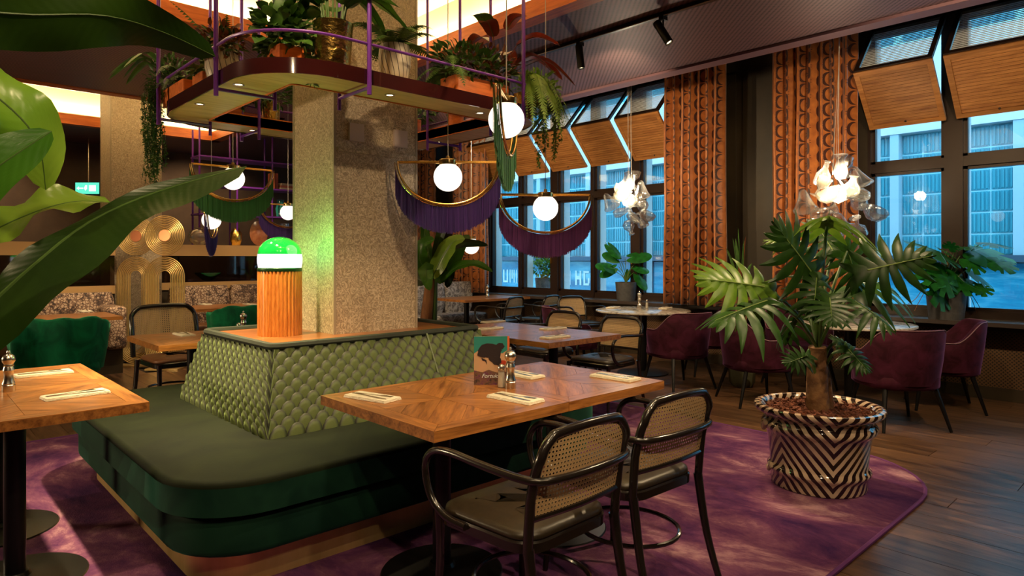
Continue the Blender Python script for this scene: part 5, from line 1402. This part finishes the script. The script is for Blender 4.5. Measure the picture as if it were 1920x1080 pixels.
for k in range(15):
    a = rnd.uniform(0, 6.28); s = rnd.uniform(.02, .26); h = rnd.uniform(1.2, 1.78) - s
    add_leaf(t, [(.03 * cos(a), .03 * sin(a), .85), (.5 * s * cos(a), .5 * s * sin(a), (.85 + h) / 2 + .1), (s * cos(a), s * sin(a), h)], .022, (cos(a + 1.5), sin(a + 1.5), .1), m_folir if k % 4 == 0 else m_foli, rib=False, n=6, m=1, seed=k)

# ------------------------------------------------------------------ brass sculptures
def sculpture(label, loc):
    t = thing('brass_sculpture', label, 'sculpture', loc, V0, 'brass arch sculptures')
    for k in range(9):
        r = .075 + k * .0205
        MB().tube([(r * cos(a), 0, 1.645 + r * sin(a)) for a in [2 * PI * j / 40 for j in range(40)]], .0072, 6, closed=True).build('round_tube', m_bbrass, t, smooth=True)
        pts = [(r * cos(a), 0, 1.14 + r * sin(a)) for a in [PI * j / 20 for j in range(21)]] + [(r * cos(a), 0, .27 + r * sin(a)) for a in [PI + PI * j / 20 for j in range(21)]]
        MB().tube(pts, .0072, 6, closed=True).build('arch_tube', m_bbrass, t, smooth=True)
    MB().lathe([(0, -.008), (.07, -.008), (.07, .008), (0, .008)], 24, m=T(0, 0, 1.645) @ RX(PI / 2)).build('copper_disc', plain('copper', (.55, .20, .10), .3, 1) if 'copper' not in bpy.data.materials else bpy.data.materials['copper'], t)
    MB().box(-.2, -.09, 0, .2, .09, .02).build('foot', m_bbrass, t)
    return t
sculpture('front brass sculpture of concentric tubes, disc over tall arch', P(309, 440, 8.1).xy.to_3d())
sculpture('rear brass sculpture of concentric tubes, partly behind the banana leaf', P(255, 440, 8.35).xy.to_3d())

# ------------------------------------------------------------------ display shelf and back of the room
ds = thing('display_shelf', 'purple metal display shelf above the partition, left of the column', 'shelf', (0, 0, 0))
for x in (3.30, 3.85, 4.40, 4.95, 5.5):
    for y in (10.25, 10.55): MB().tube([(x, y, 1.57), (x, y, CZ)], .014, 6).build('upright', m_purple, ds)
for z in (2.02, 2.46, 2.88):
    MB().box(3.28, 10.22, z - .012, 5.52, 10.58, z + .012).build('board', m_purple, ds)
def shelf_item(name, label, prof, x, y, z, mat, cat='vase', rz=0):
    o = MB().lathe(prof, 24).build(name, mat, None, (x, y, z), smooth=50); tag(o, label, cat); return o
shelf_item('vase', 'round amber glass vase on the beige rail beside the brass sculpture', [(0, 0), (.06, 0), (.13, .05), (.15, .12), (.12, .20), (.06, .23), (.065, .25)], 3.28, 10.22, 1.565, m_amber)
o = MB().lathe([(0, -.03), (.10, -.03), (.16, -.01), (.17, .01), (.10, .03), (0, .03)], 26, m=T(0, 0, .20) @ RX(PI / 2) @ Matrix.Diagonal((.85, 1.15, 1, 1))).build('stone_disc', speckle('agate', [(.3, (.20, .06, .03)), (.7, (.45, .20, .10))], 6, .2, 0), None, (4.22, 10.35, 1.565), smooth=50); tag(o, 'polished brown agate slab standing on the rail behind the green fringe', 'ornament')
shelf_item('jar', 'brass jar on the rail left of the dome lamp top', [(0, 0), (.06, 0), (.09, .08), (.08, .20), (.05, .23), (.05, .26)], 3.85, 10.3, 1.565, m_hbrass)
shelf_item('jar', 'tall glass cylinder on the rail beside the column', [(0, 0), (.07, 0), (.07, .36), (.06, .36)], 4.62, 10.3, 1.565, m_crystal)
shelf_item('vase', 'orange ceramic vase on the middle purple shelf', [(0, 0), (.05, 0), (.09, .10), (.05, .22), (.03, .28), (.045, .30)], 4.12, 10.4, 2.032, plain('orange_ceramic', (.45, .10, .03), .3))
shelf_item('vase', 'teal glass vase on the middle purple shelf beside the column', [(0, 0), (.06, 0), (.08, .14), (.05, .26), (.06, .28)], 4.60, 10.4, 2.032, plain('teal_glass', (.02, .20, .20), .1))
for k, (c_, lab_) in enumerate((((.45, .12, .04), 'orange book standing on the top purple shelf'), ((.30, .06, .03), 'brown book leaning beside the orange book'))):
    o = MB().box(-.02, -.09, 0, .02, .09, .26).build('book', plain('book_cloth_%d' % k, c_, .6), None, (4.45 + k * .05, 10.4, 2.472)); tag(o, lab_, 'book', 'books on the purple shelf')
for k, c_ in enumerate(((.5, .42, .3), (.35, .10, .05), (.42, .33, .22))):
    o = MB().box(-.13, -.09, 0, .13, .09, .035).build('book', plain('flat_book_cloth_%d' % k, c_, .6), None, (4.68, 10.4, 2.472 + k * .036), rz=.1 * k); tag(o, ('cream', 'red', 'beige')[k] + ' book in the flat stack on the top purple shelf', 'book', 'books on the purple shelf')
shelf_item('bowl', 'green glass bowl on the lower rail right of the brass sculptures', [(.04, 0), (.09, .03), (.19, .12), (.20, .13), (.18, .12), (.08, .04)], 3.42, 10.26, 1.022, plain('green_bowl', (.01, .22, .10), .15), 'bowl')
for k, (x, lab_) in enumerate(((3.86, 'left one of the four tall glasses on the lower rail'), (4.02, 'second of the four tall glasses on the lower rail'), (4.18, 'third of the four tall glasses on the lower rail'), (4.34, 'right one of the four tall glasses on the lower rail, nearest the dome lamp'))):
    o = MB().lathe([(0, 0), (.035, 0), (.04, .02), (.045, .22), (.042, .22), (.036, .03)], 16).build('drinking_glass', m_crystal, None, (x, 10.26, 1.022), smooth=50); tag(o, lab_, 'glass', 'tall glasses on the lower rail')
shelf_item('vase', 'dark round vase on the lower rail, just left of the dome lamp', [(0, 0), (.05, 0), (.12, .05), (.13, .10), (.08, .16), (.05, .17)], 4.55, 10.28, 1.022, m_greypot)
for k, (x, lab_) in enumerate(((.35, 'left brass candle holder on the far left rail'), (1.1, 'middle brass candle holder on the far left rail'), (1.7, 'right brass candle holder on the far left rail, by the column'))):
    o = MB().lathe([(0, 0), (.05, 0), (.05, .01), (.01, .02), (.01, .14), (.03, .16), (.03, .19), (0, .19)], 16).build('candle_holder', m_brass, None, (x, 9.68, 1.022), smooth=40); tag(o, lab_, 'candle holder', 'brass candle holders')
ex = thing('exit_sign', 'lit green emergency exit sign hanging at far left', 'sign', P(166, 365, 10.6), V0)
MB().box(-.20, -.03, 0, .20, .03, .20).build('housing', plain('sign_green_edge', (.0, .10, .07), .5), ex)
MB().box(-.19, -.033, .01, .19, -.031, .19).build('lit_face', emit('sign_green', (.12, .80, .55), 1.0), ex)
mb = MB(); mtx2 = lambda pts: mb.add([(x, -.036, z) for x, z in pts], [tuple(range(len(pts)))])
mtx2([(.03, .05), (.14, .05), (.14, .15), (.03, .15)]); mtx2([(-.15, .09), (-.06, .09), (-.06, .11), (-.15, .11)]); mtx2([(-.17, .10), (-.13, .13), (-.13, .07)]); mtx2([(-.03, .06), (0, .09), (.0, .15), (-.03, .15), (-.05, .10)])
mb.build('pictogram', emit('sign_white', (.8, 1, .95), 1.2), ex)
MB().tube([(0, 0, .2), (0, 0, CZ - P(166, 365, 10.6).z)], .008, 6).build('rod', m_steel, ex)
